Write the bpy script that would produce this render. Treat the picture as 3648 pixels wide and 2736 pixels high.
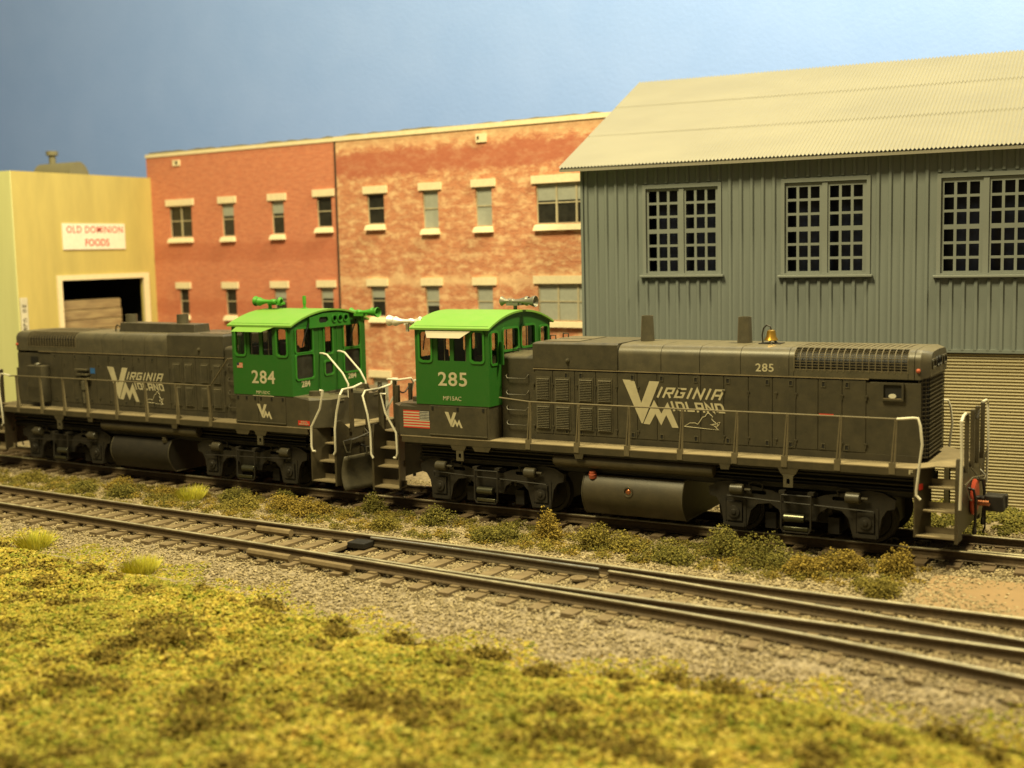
import bpy, bmesh, math, random
import numpy as np
from mathutils import Vector, Matrix
R_ = math.radians
for o in list(bpy.data.objects): bpy.data.objects.remove(o)
scene = bpy.context.scene
COL = scene.collection

# ------------------------------------------------------------------ camera, world, lamps, exposure
cd = bpy.data.cameras.new('camera'); cam = bpy.data.objects.new('camera', cd); COL.objects.link(cam); scene.camera = cam
yaw, pitch, roll = 0.518291, 0.107726, -0.022006
fwd = Vector((-math.sin(yaw)*math.cos(pitch), math.cos(yaw)*math.cos(pitch), -math.sin(pitch)))
rt = Vector((math.cos(yaw), math.sin(yaw), 0)); up = rt.cross(fwd)
r2 = rt*math.cos(roll)+up*math.sin(roll); u2 = -rt*math.sin(roll)+up*math.cos(roll)
cam.matrix_world = Matrix(((r2.x, u2.x, -fwd.x, 11.024), (r2.y, u2.y, -fwd.y, -25.878), (r2.z, u2.z, -fwd.z, 6.091), (0, 0, 0, 1)))
cd.sensor_width = 36; cd.lens = 43.575; cd.clip_start = .5; cd.clip_end = 400
cd.dof.use_dof = True; cd.dof.focus_distance = 28.3; cd.dof.aperture_fstop = 0.26

world = bpy.data.worlds.new('World'); scene.world = world; world.use_nodes = True
world.node_tree.nodes['Background'].inputs[0].default_value = (1, .83, .52, 1)
world.node_tree.nodes['Background'].inputs[1].default_value = 0.13
def area_lamp(name, loc, target, size, power, col):
    l = bpy.data.lights.new(name, 'AREA'); l.shape = 'RECTANGLE'; l.size = size[0]; l.size_y = size[1]; l.energy = power; l.color = col
    o = bpy.data.objects.new(name, l); COL.objects.link(o); o.location = loc
    o.rotation_euler = (Vector(target)-Vector(loc)).to_track_quat('-Z', 'Y').to_euler(); return o
WARM = (1, .845, .43)
area_lamp('ceiling_lamp', (13, 2.0, 34), (-3, 0, 1), (5, 5), 18500, WARM)
area_lamp('room_lamp', (-7, -19, 38), (-8, 5, 3), (10, 10), 23500, WARM)
scene.view_settings.view_transform = 'Standard'; scene.view_settings.look = 'None'
scene.view_settings.exposure = 0.32; scene.view_settings.gamma = 1
try: scene.view_settings.use_curve_mapping = False
except Exception: pass

# ------------------------------------------------------------------ materials
def nmat(name):
    m = bpy.data.materials.new(name); m.use_nodes = True; nt = m.node_tree
    b = nt.nodes['Principled BSDF']; return m, nt, b
def N(nt, t, **k):
    n = nt.nodes.new(t)
    for a, v in k.items(): setattr(n, a, v)
    return n
def coords(nt, scale=(1, 1, 1), rot=(0, 0, 0)):
    tc = N(nt, 'ShaderNodeTexCoord'); mp = N(nt, 'ShaderNodeMapping')
    mp.inputs['Scale'].default_value = scale; mp.inputs['Rotation'].default_value = rot
    nt.links.new(tc.outputs['Object'], mp.inputs[0]); return mp.outputs[0]
def noise(nt, vec, scale, detail=4, rough=.6):
    n = N(nt, 'ShaderNodeTexNoise'); n.inputs['Scale'].default_value = scale; n.inputs['Detail'].default_value = detail
    n.inputs['Roughness'].default_value = rough; nt.links.new(vec, n.inputs['Vector']); return n.outputs['Fac']
def ramp(nt, fac, stops, interp='LINEAR'):
    r = N(nt, 'ShaderNodeValToRGB'); r.color_ramp.interpolation = interp
    while len(r.color_ramp.elements) < len(stops): r.color_ramp.elements.new(.5)
    for e, (p, c) in zip(r.color_ramp.elements, stops): e.position = p; e.color = (*c, 1) if len(c) == 3 else c
    nt.links.new(fac, r.inputs[0]); return r.outputs[0]
def mix(nt, fac, a, b, mode='MIX'):
    m = N(nt, 'ShaderNodeMix', data_type='RGBA', blend_type=mode)
    for i, v in ((0, fac), (6, a), (7, b)):
        if hasattr(v, 'default_value') and not isinstance(v, (float, tuple)): nt.links.new(v, m.inputs[i])
        else: m.inputs[i].default_value = (*v, 1) if isinstance(v, tuple) and len(v) == 3 else v
    return m.outputs[2]
def bump(nt, b, h, strength=.3, dist=.02):
    n = N(nt, 'ShaderNodeBump'); n.inputs['Strength'].default_value = strength; n.inputs['Distance'].default_value = dist
    nt.links.new(h, n.inputs['Height']); nt.links.new(n.outputs[0], b.inputs['Normal'])
G = (0, 0, 0), (1, 1, 1)
def paint(name, base, dust=(.12, .10, .06), amt=.35, rough=.55, metal=0., sc=3., bmp=.15, lit_dust=0.):
    m, nt, b = nmat(name); v = coords(nt)
    f1 = noise(nt, v, sc, 6, .7); m1 = ramp(nt, f1, [(.35, (0, 0, 0)), (.75, (amt,)*3)])
    c = mix(nt, m1, base, dust)
    sp = noise(nt, v, 60, 2, .5); m2 = ramp(nt, sp, [(.68, (0, 0, 0)), (.78, (amt*.9,)*3)])
    c = mix(nt, m2, c, tuple(min(1, x*2.2) for x in dust))
    if lit_dust:                                              # pale dust tone on upward faces, with their top-lit brightness painted in
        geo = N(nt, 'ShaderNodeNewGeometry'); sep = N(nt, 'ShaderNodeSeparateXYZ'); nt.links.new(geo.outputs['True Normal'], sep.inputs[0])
        up_ = ramp(nt, sep.outputs['Z'], [(.80, (0, 0, 0)), (.98, (lit_dust,)*3)]); k = mix(nt, 1.0, up_, ramp(nt, noise(nt, v, 6, 5, .7), [(.25, (.45,)*3), (.7, (1, 1, 1))]), 'MULTIPLY')
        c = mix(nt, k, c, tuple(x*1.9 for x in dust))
    nt.links.new(c, b.inputs['Base Color']); b.inputs['Roughness'].default_value = rough; b.inputs['Metallic'].default_value = metal
    if bmp: bump(nt, b, noise(nt, v, 45, 3), bmp, .01)
    return m
def flat(name, base, rough=.5, metal=0., **k):
    m, nt, b = nmat(name); v = coords(nt)
    c = ramp(nt, noise(nt, v, 9, 4), [(.3, tuple(x*.86 for x in base)), (.7, base)])
    nt.links.new(c, b.inputs['Base Color']); b.inputs['Roughness'].default_value = rough; b.inputs['Metallic'].default_value = metal
    for kk, vv in k.items(): b.inputs[kk].default_value = vv
    return m
M = {}
M['grey'] = paint('loco_grey', (.036, .0325, .0225), (.075, .064, .040), .75, .42, lit_dust=.7)
M['grey_light'] = paint('weathered_grey', (.054, .049, .033), (.105, .090, .056), .75, .42, lit_dust=.6)
M['sill'] = paint('sill_grey', (.040, .034, .020), (.085, .067, .037), .6, .45)
M['deck'] = paint('lit_dusty_deck', (.15, .12, .068), (.24, .19, .11), .8, .8)  # pale beige holds both dust and the light falling on the walkway
M['under'] = paint('underframe_black', (.007, .006, .005), (.02, .015, .010), .4, .6, sc=2)
M['truck'] = paint('truck_black', (.011, .0095, .007), (.034, .027, .017), .6, .6, sc=5)
M['green'] = paint('cab_green', (.012, .096, .008), (.05, .11, .025), .2, .5)
M['roofgreen'] = paint('lit_cab_roof_green', (.125, .285, .034), (.22, .31, .08), .3, .65)  # cab green lightened to paint in the overhead light on the roof
M['greenlt'] = paint('horn_green', (.045, .24, .014), (.12, .3, .05), .2, .5)
M['white'] = paint('white_handrail', (.62, .60, .50), (.25, .2, .12), .35, .5)
M['decal'] = paint('cream_lettering', (.44, .40, .27), (.20, .17, .11), .35, .6, bmp=0)
M['visor'] = paint('beige_visor', (.36, .33, .25), (.25, .2, .13), .3, .6)
M['rail_paint'] = paint('handrail_dusty', (.095, .078, .044), (.17, .14, .082), .6, .6)
M['chrome'] = flat('silver_horn', (.85, .82, .74), .3, .35)
M['hornmetal'] = flat('grey_horn', (.20, .20, .16), .45, .4)
M['brass'] = flat('brass_bell', (.62, .36, .06), .3, .9)
M['redp'] = paint('red_paint', (.42, .05, .02), (.25, .06, .03), .3, .5)
M['orange'] = flat('orange_red_cap', (.40, .085, .04), .6)
M['red_decal'] = flat('red_sticker', (.5, .03, .015), .5)
M['navy'] = flat('navy_canton', (.015, .02, .045), .5)
M['blue_decal'] = flat('blue_sticker', (.03, .12, .35), .5)
M['white_decal'] = flat('white_sticker', (.6, .57, .47), .5)
M['black'] = flat('flat_black', (.006, .006, .006), .6)
M['seat'] = flat('cab_interior', (.05, .035, .025), .7)
M['copper'] = flat('copper_spring', (.45, .17, .08), .35, .8)
M['stepmetal'] = flat('worn_step_metal', (.10, .10, .07), .32, .75)
M['gasket'] = paint('window_gasket_green', (.018, .15, .010), (.1, .2, .05), .2, .5)
def glass():
    m = bpy.data.materials.new('cab_glass'); m.use_nodes = True; nt = m.node_tree
    for n in list(nt.nodes):
        if n.type != 'OUTPUT_MATERIAL': nt.nodes.remove(n)
    out = nt.nodes['Material Output']
    t = N(nt, 'ShaderNodeBsdfTransparent'); t.inputs[0].default_value = (.86, .85, .78, 1)
    g = N(nt, 'ShaderNodeBsdfGlossy'); g.inputs['Roughness'].default_value = .06; g.inputs[0].default_value = (.9, .9, .85, 1)
    lw = N(nt, 'ShaderNodeLayerWeight'); lw.inputs[0].default_value = .5; pw_ = N(nt, 'ShaderNodeMath', operation='POWER'); nt.links.new(lw.outputs['Facing'], pw_.inputs[0]); pw_.inputs[1].default_value = 4
    fr = N(nt, 'ShaderNodeMath', operation='MULTIPLY_ADD'); nt.links.new(pw_.outputs[0], fr.inputs[0]); fr.inputs[1].default_value = .5; fr.inputs[2].default_value = .03
    mx = N(nt, 'ShaderNodeMixShader'); nt.links.new(fr.outputs[0], mx.inputs[0]); nt.links.new(t.outputs[0], mx.inputs[1]); nt.links.new(g.outputs[0], mx.inputs[2])
    nt.links.new(mx.outputs[0], out.inputs[0]); return m
M['glass'] = glass()
def darkglass(name, c):
    m, nt, b = nmat(name); v = coords(nt)
    nt.links.new(ramp(nt, noise(nt, v, 6, 3), [(.3, tuple(x*.4 for x in c)), (.7, c)]), b.inputs['Base Color']); b.inputs['Roughness'].default_value = .35; return m
M['pane_dark'] = darkglass('dark_pane', (.030, .030, .024))
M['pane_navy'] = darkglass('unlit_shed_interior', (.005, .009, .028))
M['blind'] = flat('grey_blind', (.36, .38, .34), .8)
M['stone'] = flat('cream_stone_trim', (.78, .68, .48), .85)
M['sash'] = flat('buff_window_sash', (.45, .40, .28), .7)
M['pipe'] = flat('dark_downpipe', (.05, .03, .02), .7)

def rail_mat(name, side, top, rough):
    m, nt, b = nmat(name); v = coords(nt)
    geo = N(nt, 'ShaderNodeNewGeometry'); sep = N(nt, 'ShaderNodeSeparateXYZ'); nt.links.new(geo.outputs['Position'], sep.inputs[0])
    gt = N(nt, 'ShaderNodeMath', operation='GREATER_THAN'); nt.links.new(sep.outputs['Z'], gt.inputs[0]); gt.inputs[1].default_value = -.0165
    c0 = ramp(nt, noise(nt, v, 14, 5), [(.3, tuple(x*.55 for x in side)), (.7, side)])
    c1 = ramp(nt, noise(nt, v, 3, 5), [(.35, tuple(x*.6 for x in top)), (.65, top)])
    c = mix(nt, gt.outputs[0], c0, c1); nt.links.new(c, b.inputs['Base Color'])
    mm = N(nt, 'ShaderNodeMath', operation='MULTIPLY'); nt.links.new(gt.outputs[0], mm.inputs[0]); mm.inputs[1].default_value = .55 if rough > .33 else .85; nt.links.new(mm.outputs[0], b.inputs['Metallic'])
    mr = N(nt, 'ShaderNodeMapRange'); nt.links.new(gt.outputs[0], mr.inputs[0]); mr.inputs[3].default_value = .75; mr.inputs[4].default_value = rough
    nt.links.new(mr.outputs[0], b.inputs['Roughness']); return m
M['rail'] = rail_mat('weathered_rail', (.10, .066, .03), (.62, .56, .38), .38)
M['rail_shiny'] = rail_mat('polished_rail', (.085, .06, .028), (.95, .88, .68), .2)
M['tie'] = paint('weathered_tie', (.115, .082, .040), (.24, .18, .10), .7, .85, sc=2.5)
M['tie_dark'] = paint('dark_tie', (.075, .05, .024), (.2, .14, .08), .5, .85, sc=2.5)

def island_mat(name, stops, rough=.9, patch=None, psc=.6, sss=0):
    m, nt, b = nmat(name); geo = N(nt, 'ShaderNodeNewGeometry')
    c = ramp(nt, geo.outputs['Random Per Island'], stops)
    if patch:
        v = coords(nt); f = ramp(nt, noise(nt, v, psc, 5, .65), [(patch[1], (0, 0, 0)), (patch[2], (patch[3],)*3)])
        c = mix(nt, f, c, patch[0])
    nt.links.new(c, b.inputs['Base Color']); b.inputs['Roughness'].default_value = rough; b.inputs['Specular IOR Level'].default_value = .25; return m
M['ballast'] = island_mat('ballast_stones', [(0, (.15, .12, .068)), (.3, (.235, .19, .112)), (.65, (.30, .245, .148)), (.9, (.40, .33, .205)), (1, (.19, .155, .095))], .9)
M['ground'] = None
def ground_mat():
    m, nt, b = nmat('packed_ballast_ground'); v = coords(nt)
    vo = N(nt, 'ShaderNodeTexVoronoi'); vo.inputs['Scale'].default_value = 14; nt.links.new(v, vo.inputs['Vector'])
    c = ramp(nt, vo.outputs['Color'], [(.1, (.14, .112, .07)), (.5, (.22, .178, .115)), (.9, (.29, .24, .16))])
    nt.links.new(c, b.inputs['Base Color']); b.inputs['Roughness'].default_value = .95
    bump(nt, b, vo.outputs['Distance'], .7, .04); return m
M['ground'] = ground_mat()
def turf_mat():
    m, nt, b = nmat('turf_base'); v = coords(nt)
    c = ramp(nt, noise(nt, v, 7, 6, .75), [(.3, (.08, .07, .012)), (.45, (.17, .14, .02)), (.58, (.25, .20, .03)), (.75, (.12, .125, .016))])
    nt.links.new(c, b.inputs['Base Color']); b.inputs['Roughness'].default_value = 1; bump(nt, b, noise(nt, v, 16, 4), 1., .08); return m
M['turf'] = turf_mat()
def foam_mat():
    m, nt, b = nmat('turf_foam'); geo = N(nt, 'ShaderNodeNewGeometry'); v = coords(nt)
    c1 = ramp(nt, geo.outputs['Random Per Island'], [(0, (.34, .26, .035)), (.25, (.50, .40, .08)), (.45, (.22, .20, .024)), (.6, (.10, .165, .016)), (.74, (.60, .49, .15)), (.86, (.36, .19, .035)), (.94, (.30, .25, .03)), (1, (.08, .12, .016))])
    c2 = ramp(nt, noise(nt, v, 4.2, 3, .6), [(.36, (.075, .115, .012)), (.43, (.19, .20, .024)), (.50, (.46, .37, .07)), (.56, (.32, .225, .036)), (.64, (.15, .105, .022))])
    c = mix(nt, .52, c1, c2)
    f = ramp(nt, noise(nt, v, .38, 5, .65), [(.40, (0, 0, 0)), (.60, (.5,)*3)]); c = mix(nt, f, c, (.12, .135, .017))
    nt.links.new(c, b.inputs['Base Color']); b.inputs['Roughness'].default_value = 1; b.inputs['Specular IOR Level'].default_value = .2; return m
M['foam'] = foam_mat()
M['foam_brown'] = island_mat('brown_foam', [(0, (.10, .075, .015)), (.4, (.165, .12, .022)), (.75, (.22, .165, .032)), (1, (.09, .085, .014))], 1)
M['weed_green'] = island_mat('green_weed_foam', [(0, (.07, .07, .015)), (.4, (.13, .12, .027)), (.75, (.22, .19, .045)), (1, (.06, .055, .013))], 1)
M['weed_olive'] = island_mat('olive_weed_foam', [(0, (.10, .085, .018)), (.4, (.18, .15, .031)), (.75, (.27, .22, .05)), (1, (.08, .07, .016))], 1)
M['weed_brown'] = island_mat('ochre_weed_foam', [(0, (.13, .095, .02)), (.4, (.22, .16, .031)), (.75, (.32, .235, .048)), (1, (.105, .077, .016))], 1)
M['blade'] = island_mat('yellow_grass_blades', [(0, (.44, .42, .04)), (.5, (.60, .52, .06)), (.8, (.36, .40, .04)), (1, (.66, .58, .16))], .7)

def brick_mat(name, cols, mort, patchc, p0, p1, bands, streak):
    m, nt, b = nmat(name); v = coords(nt, (1, 1, 1), (R_(-90), 0, 0))
    tc = N(nt, 'ShaderNodeTexCoord'); sep = N(nt, 'ShaderNodeSeparateXYZ'); nt.links.new(tc.outputs['Object'], sep.inputs[0])
    cb = N(nt, 'ShaderNodeCombineXYZ'); nt.links.new(sep.outputs['X'], cb.inputs[0]); nt.links.new(sep.outputs['Z'], cb.inputs[1])
    bt = N(nt, 'ShaderNodeTexBrick'); nt.links.new(cb.outputs[0], bt.inputs['Vector']); bt.inputs['Scale'].default_value = 1
    bt.inputs['Brick Width'].default_value = .17; bt.inputs['Row Height'].default_value = .056; bt.inputs['Mortar Size'].default_value = .007
    bt.inputs['Color1'].default_value = (*cols[0], 1); bt.inputs['Color2'].default_value = (*cols[1], 1); bt.inputs['Mortar'].default_value = (*mort, 1); bt.inputs['Bias'].default_value = -.1
    mp = N(nt, 'ShaderNodeMapping'); nt.links.new(cb.outputs[0], mp.inputs[0]); mp.inputs['Scale'].default_value = streak
    f = ramp(nt, noise(nt, mp.outputs[0], 1, 8, .75), [(p0, (0, 0, 0)), (p1, (.85,)*3)])
    c = mix(nt, f, bt.outputs['Color'], patchc)
    for (z0, z1, col, amt) in bands:
        dz = noise(nt, cb.outputs[0], 1.2, 5, .8)
        s = N(nt, 'ShaderNodeMath', operation='MULTIPLY_ADD'); nt.links.new(dz, s.inputs[0]); s.inputs[1].default_value = .9; nt.links.new(sep.outputs['Z'], s.inputs[2])
        mr = N(nt, 'ShaderNodeMapRange'); nt.links.new(s.outputs[0], mr.inputs[0]); mr.inputs[1].default_value = 0; mr.inputs[2].default_value = 12
        e = .006
        g = ramp(nt, mr.outputs[0], [(((z0+.45)/12)-e, (0, 0, 0)), (((z0+.45)/12)+e, (amt,)*3), (((z1+.45)/12)-e, (amt,)*3), (((z1+.45)/12)+e, (0, 0, 0))])
        c = mix(nt, g, c, col)
    nt.links.new(c, b.inputs['Base Color']); b.inputs['Roughness'].default_value = .8; return m
M['brick_left'] = brick_mat('plain_red_brick', ((.52, .155, .085), (.41, .115, .07)), (.54, .24, .15), (.62, .275, .16), .42, .70, [(5.9, 6.6, (.36, .085, .042), .35), (3.9, 4.4, (.37, .085, .04), .35), (0, 2.0, (.40, .10, .045), .35)], (2.6, 13, 1))
M['brick_right'] = brick_mat('mottled_worn_brick', ((.52, .20, .105), (.36, .112, .062)), (.54, .30, .17), (.72, .50, .30), .48, .62, [(8.75, 9.55, (.38, .098, .06), .7), (9.72, 10.3, (.74, .54, .32), .40), (4.95, 5.3, (.76, .56, .34), .45)], (1.9, 3.8, 1))
def wall_mat(name, base, dark, sx, sz, amt=.5, rough=.75, bm=.1):
    m, nt, b = nmat(name); v = coords(nt, (sx, sx, sz))
    c = mix(nt, ramp(nt, noise(nt, v, 1, 6, .6), [(.35, (0, 0, 0)), (.75, (amt,)*3)]), base, dark)
    nt.links.new(c, b.inputs['Base Color']); b.inputs['Roughness'].default_value = rough
    bump(nt, b, noise(nt, coords(nt), 30, 3), bm, .01); return m
M['cream'] = wall_mat('yellow_cream_render', (.51, .425, .145), (.37, .31, .11), 1.3, .3, .8)
M['creamside'] = wall_mat('yellow_cream_side', (.74, .76, .38), (.62, .63, .30), 1.2, .2, .6)
M['shed'] = wall_mat('shed_blue_grey', (.155, .178, .172), (.135, .155, .15), 1.2, .3, .6)
M['shedtrim'] = wall_mat('shed_trim_grey', (.18, .20, .19), (.155, .172, .165), 2, 1, .6)
M['roof'] = wall_mat('roof_pale_grey', (.235, .222, .175), (.19, .18, .145), .35, 1.2, .7, .55)
M['lower'] = wall_mat('lower_wall_buff', (.35, .30, .175), (.29, .25, .15), .5, .8, .6, .6)
M['ventg'] = wall_mat('roof_vent_olive', (.19, .175, .105), (.14, .13, .08), 2, 2)
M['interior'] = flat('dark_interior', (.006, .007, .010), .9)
M['boards'] = wall_mat('stacked_boards', (.34, .265, .15), (.13, .08, .05), 1.0, 9.0, .9)
M['dirt'] = wall_mat('tan_dirt', (.25, .165, .085), (.19, .13, .07), 2, 2, .8, .95, .5)
M['sky'] = None
def sky_mat():
    m, nt, b = nmat('painted_sky_blue'); v = coords(nt)
    c = ramp(nt, noise(nt, v, .35, 5, .6), [(.3, (.235, .385, .93)), (.7, (.265, .415, .97))])
    nt.links.new(c, b.inputs['Base Color']); b.inputs['Roughness'].default_value = .85
    bump(nt, b, noise(nt, v, 6, 4, .6), .2, .05); return m
M['sky'] = sky_mat()

# ------------------------------------------------------------------ helpers
def tag(o, label=None, cat=None, group=None, kind=None):
    for k, v in (('label', label), ('category', cat), ('group', group), ('kind', kind)):
        if v: o[k] = v
    return o
def empty(name, loc=(0, 0, 0), rz=0, **k):
    o = bpy.data.objects.new(name, None); COL.objects.link(o); o.location = loc; o.rotation_euler = (0, 0, rz); return tag(o, **k)
SX = 1
class MB:
    def __init__(s): s.v = []; s.f = []; s.sm = []
    def add(s, vs, fs, smooth=False):
        n = len(s.v); s.v += [tuple(p) for p in vs]; s.f += [tuple(i+n for i in f) for f in fs]; s.sm += [smooth]*len(fs); return s
    def box(s, x0, x1, y0, y1, z0, z1):
        P = [(x0, y0, z0), (x1, y0, z0), (x1, y1, z0), (x0, y1, z0), (x0, y0, z1), (x1, y0, z1), (x1, y1, z1), (x0, y1, z1)]
        return s.add(P, [(0, 3, 2, 1), (4, 5, 6, 7), (0, 1, 5, 4), (1, 2, 6, 5), (2, 3, 7, 6), (3, 0, 4, 7)])
    def hexa(s, b, t):
        return s.add(list(b)+list(t), [(0, 3, 2, 1), (4, 5, 6, 7), (0, 1, 5, 4), (1, 2, 6, 5), (2, 3, 7, 6), (3, 0, 4, 7)])
    def prism(s, prof, ax, a0, a1, smooth=False):
        # prof: list of 2D points in the plane normal to ax ('x': (y,z); 'y': (x,z); 'z': (x,y))
        def P(p, a): return {'x': (a, p[0], p[1]), 'y': (p[0], a, p[1]), 'z': (p[0], p[1], a)}[ax]
        n = len(prof); vs = [P(p, a0) for p in prof]+[P(p, a1) for p in prof]
        k = len(s.v); s.v += vs
        for i in range(n): s.f.append((k+i, k+(i+1) % n, k+n+(i+1) % n, k+n+i)); s.sm.append(smooth)
        s.f.append(tuple(k+i for i in range(n))[::-1]); s.f.append(tuple(k+n+i for i in range(n))); s.sm += [False, False]; return s
    def lathe(s, p0, d, prof, n=14, cap=True):
        d = Vector(d).normalized(); a = d.orthogonal().normalized(); b = d.cross(a); p0 = Vector(p0); vs = []
        for (t, r) in prof:
            for i in range(n):
                w = 2*math.pi*i/n; vs.append(p0+d*t+a*(r*math.cos(w))+b*(r*math.sin(w)))
        fs = []
        for j in range(len(prof)-1):
            for i in range(n): fs.append((j*n+i, j*n+(i+1) % n, (j+1)*n+(i+1) % n, (j+1)*n+i))
        s.add(vs, fs, True)
        if cap:
            k = len(s.v)-len(vs)
            s.f.append(tuple(k+i for i in range(n))[::-1]); s.f.append(tuple(k+(len(prof)-1)*n+i for i in range(n))); s.sm += [False, False]
        return s
    def cyl(s, p0, p1, r0, r1=None, n=14):
        p0, p1 = Vector(p0), Vector(p1); L = (p1-p0).length
        return s.lathe(p0, p1-p0, [(0, r0), (L, r1 if r1 is not None else r0)], n)
    def tube(s, pts, r, n=8, rings=True):
        pts = [Vector(p) for p in pts]; prev = None; vs = []; m = len(pts)
        for i, p in enumerate(pts):
            t = ((pts[min(i+1, m-1)]-p).normalized()+(p-pts[max(i-1, 0)]).normalized())
            t = t.normalized() if t.length > 1e-6 else Vector((1, 0, 0))
            if prev is None: a = t.orthogonal().normalized()
            else: a = (prev-t*prev.dot(t)); a = a.normalized() if a.length > 1e-5 else t.orthogonal().normalized()
            prev = a; b = t.cross(a)
            for k in range(n):
                w = 2*math.pi*k/n; vs.append(p+a*(r*math.cos(w))+b*(r*math.sin(w)))
        fs = [(j*n+i, j*n+(i+1) % n, (j+1)*n+(i+1) % n, (j+1)*n+i) for j in range(m-1) for i in range(n)]
        k = len(s.v); s.add(vs, fs, True); s.f.append(tuple(k+i for i in range(n))[::-1]); s.f.append(tuple(k+(m-1)*n+i for i in range(n))); s.sm += [False, False]; return s
    def mesh2d(s, me, fn, smooth=False):
        s.add([fn(*v.co) for v in me.vertices], [tuple(p.vertices) for p in me.polygons], smooth); return s
    def build(s, name, mat, parent=None, bevel=0, smooth_all=False, sx=None, loc=None):
        sx = SX if sx is None else sx
        me = bpy.data.meshes.new(name)
        me.from_pydata([(sx*x, y, z) for x, y, z in s.v], [], s.f if sx > 0 else [f[::-1] for f in s.f])
        me.polygons.foreach_set('use_smooth', [True]*len(s.f) if smooth_all else s.sm)
        bm = bmesh.new(); bm.from_mesh(me); bmesh.ops.recalc_face_normals(bm, faces=bm.faces); bm.to_mesh(me); bm.free()
        me.materials.append(mat if not isinstance(mat, str) else M[mat])
        if any(s.sm) or smooth_all:
            me.polygons.foreach_set('use_smooth', [True]*len(me.polygons)); me.set_sharp_from_angle(angle=R_(34))
        o = bpy.data.objects.new(name, me); COL.objects.link(o)
        if parent: o.parent = parent
        if loc: o.location = loc
        if bevel:
            bv = o.modifiers.new('bevel', 'BEVEL'); bv.width = bevel; bv.segments = 2; bv.limit_method = 'ANGLE'; bv.angle_limit = R_(40)
        return o
def curve_mesh(splines, ext=0.0):
    cu = bpy.data.curves.new('c', 'CURVE'); cu.dimensions = '2D'; cu.fill_mode = 'BOTH'; cu.extrude = ext
    for pts in splines:
        sp = cu.splines.new('POLY'); sp.points.add(len(pts)-1); sp.use_cyclic_u = True
        for p, q in zip(sp.points, pts): p.co = (q[0], q[1], 0, 1)
    ob = bpy.data.objects.new('c', cu); COL.objects.link(ob)
    dg = bpy.context.evaluated_depsgraph_get(); me = bpy.data.meshes.new_from_object(ob.evaluated_get(dg))
    bpy.data.objects.remove(ob); bpy.data.curves.remove(cu); return me
def panel(mb, outer, holes, th, fn):
    """plate with holes: 2D outline in (u,v), thickness along w; fn maps (u,v,w) to xyz"""
    me = curve_mesh([outer]+list(holes), th/2); mb.mesh2d(me, fn); bpy.data.meshes.remove(me); return mb
def text_mesh(t, off=0.0, shear=0.0, spacing=1.0, ext=0.003):
    cu = bpy.data.curves.new('t', 'FONT'); cu.body = t; cu.size = 1; cu.offset = off; cu.extrude = ext; cu.shear = shear; cu.space_character = spacing; cu.resolution_u = 3
    ob = bpy.data.objects.new('t', cu); COL.objects.link(ob)
    dg = bpy.context.evaluated_depsgraph_get(); me = bpy.data.meshes.new_from_object(ob.evaluated_get(dg))
    bpy.data.objects.remove(ob); bpy.data.curves.remove(cu); return me
def text_on(mb, t, u0, u1, v0, v1, fn, off=.02, spacing=1.0, shear=0.):
    me = text_mesh(t, off, shear, spacing)
    xs = [v.co.x for v in me.vertices]; ys = [v.co.y for v in me.vertices]
    a, b, c, d = min(xs), max(xs), min(ys), max(ys)
    mb.add([fn(u0+(v.co.x-a)/(b-a)*(u1-u0), v0+(v.co.y-c)/(d-c)*(v1-v0), v.co.z) for v in me.vertices], [tuple(p.vertices) for p in me.polygons])
    bpy.data.meshes.remove(me); return mb
def rect(u0, u1, v0, v1): return [(u0, v0), (u1, v0), (u1, v1), (u0, v1)]
def rrect(u0, u1, v0, v1, r, n=4):
    o = []
    for cx, cy, a in ((u1-r, v0+r, -90), (u1-r, v1-r, 0), (u0+r, v1-r, 90), (u0+r, v0+r, 180)):
        for i in range(n+1):
            w = R_(a+90*i/n); o.append((cx+r*math.cos(w), cy+r*math.sin(w)))
    return o
def np_mesh(name, V, F, mat, parent=None, smooth=False):
    me = bpy.data.meshes.new(name); V = np.asarray(V, np.float32); F = np.asarray(F, np.int32); k = F.shape[1]
    me.vertices.add(len(V)); me.vertices.foreach_set('co', V.ravel()); me.loops.add(F.size); me.loops.foreach_set('vertex_index', F.ravel())
    me.polygons.add(len(F)); me.polygons.foreach_set('loop_start', np.arange(0, F.size, k, dtype=np.int32))
    try: me.polygons.foreach_set('loop_total', np.full(len(F), k, np.int32))
    except Exception: pass
    me.polygons.foreach_set('use_smooth', np.full(len(F), smooth)); me.update(calc_edges=True); me.validate()
    me.materials.append(M[mat] if isinstance(mat, str) else mat)
    o = bpy.data.objects.new(name, me); COL.objects.link(o)
    if parent: o.parent = parent
    return o
rng = np.random.default_rng(7)
OCT_V = np.array([(1, 0, 0), (-1, 0, 0), (0, 1, 0), (0, -1, 0), (0, 0, 1), (0, 0, -1)], float)
OCT_F = np.array([(0, 2, 4), (2, 1, 4), (1, 3, 4), (3, 0, 4), (2, 0, 5), (1, 2, 5), (3, 1, 5), (0, 3, 5)])
def bits(P, size, flatz=.75, jit=.45, rg=rng):
    """small irregular lumps at points P (n,3) with sizes (n,)"""
    n = len(P); V = OCT_V[None]*(1+rg.uniform(-jit, jit, (n, 6, 1)))+rg.uniform(-jit/2, jit/2, (n, 6, 3))
    ax = rg.normal(size=(n, 3)); q, _ = np.linalg.qr(rg.normal(size=(n, 3, 3))); V = np.einsum('nij,nkj->nki', q, V)
    V[:, :, 2] *= flatz; V = V*np.asarray(size).reshape(-1, 1, 1)*.5+P[:, None, :]
    F = OCT_F[None]+(np.arange(n)*6)[:, None, None]
    return V.reshape(-1, 3), F.reshape(-1, 3)

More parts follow.
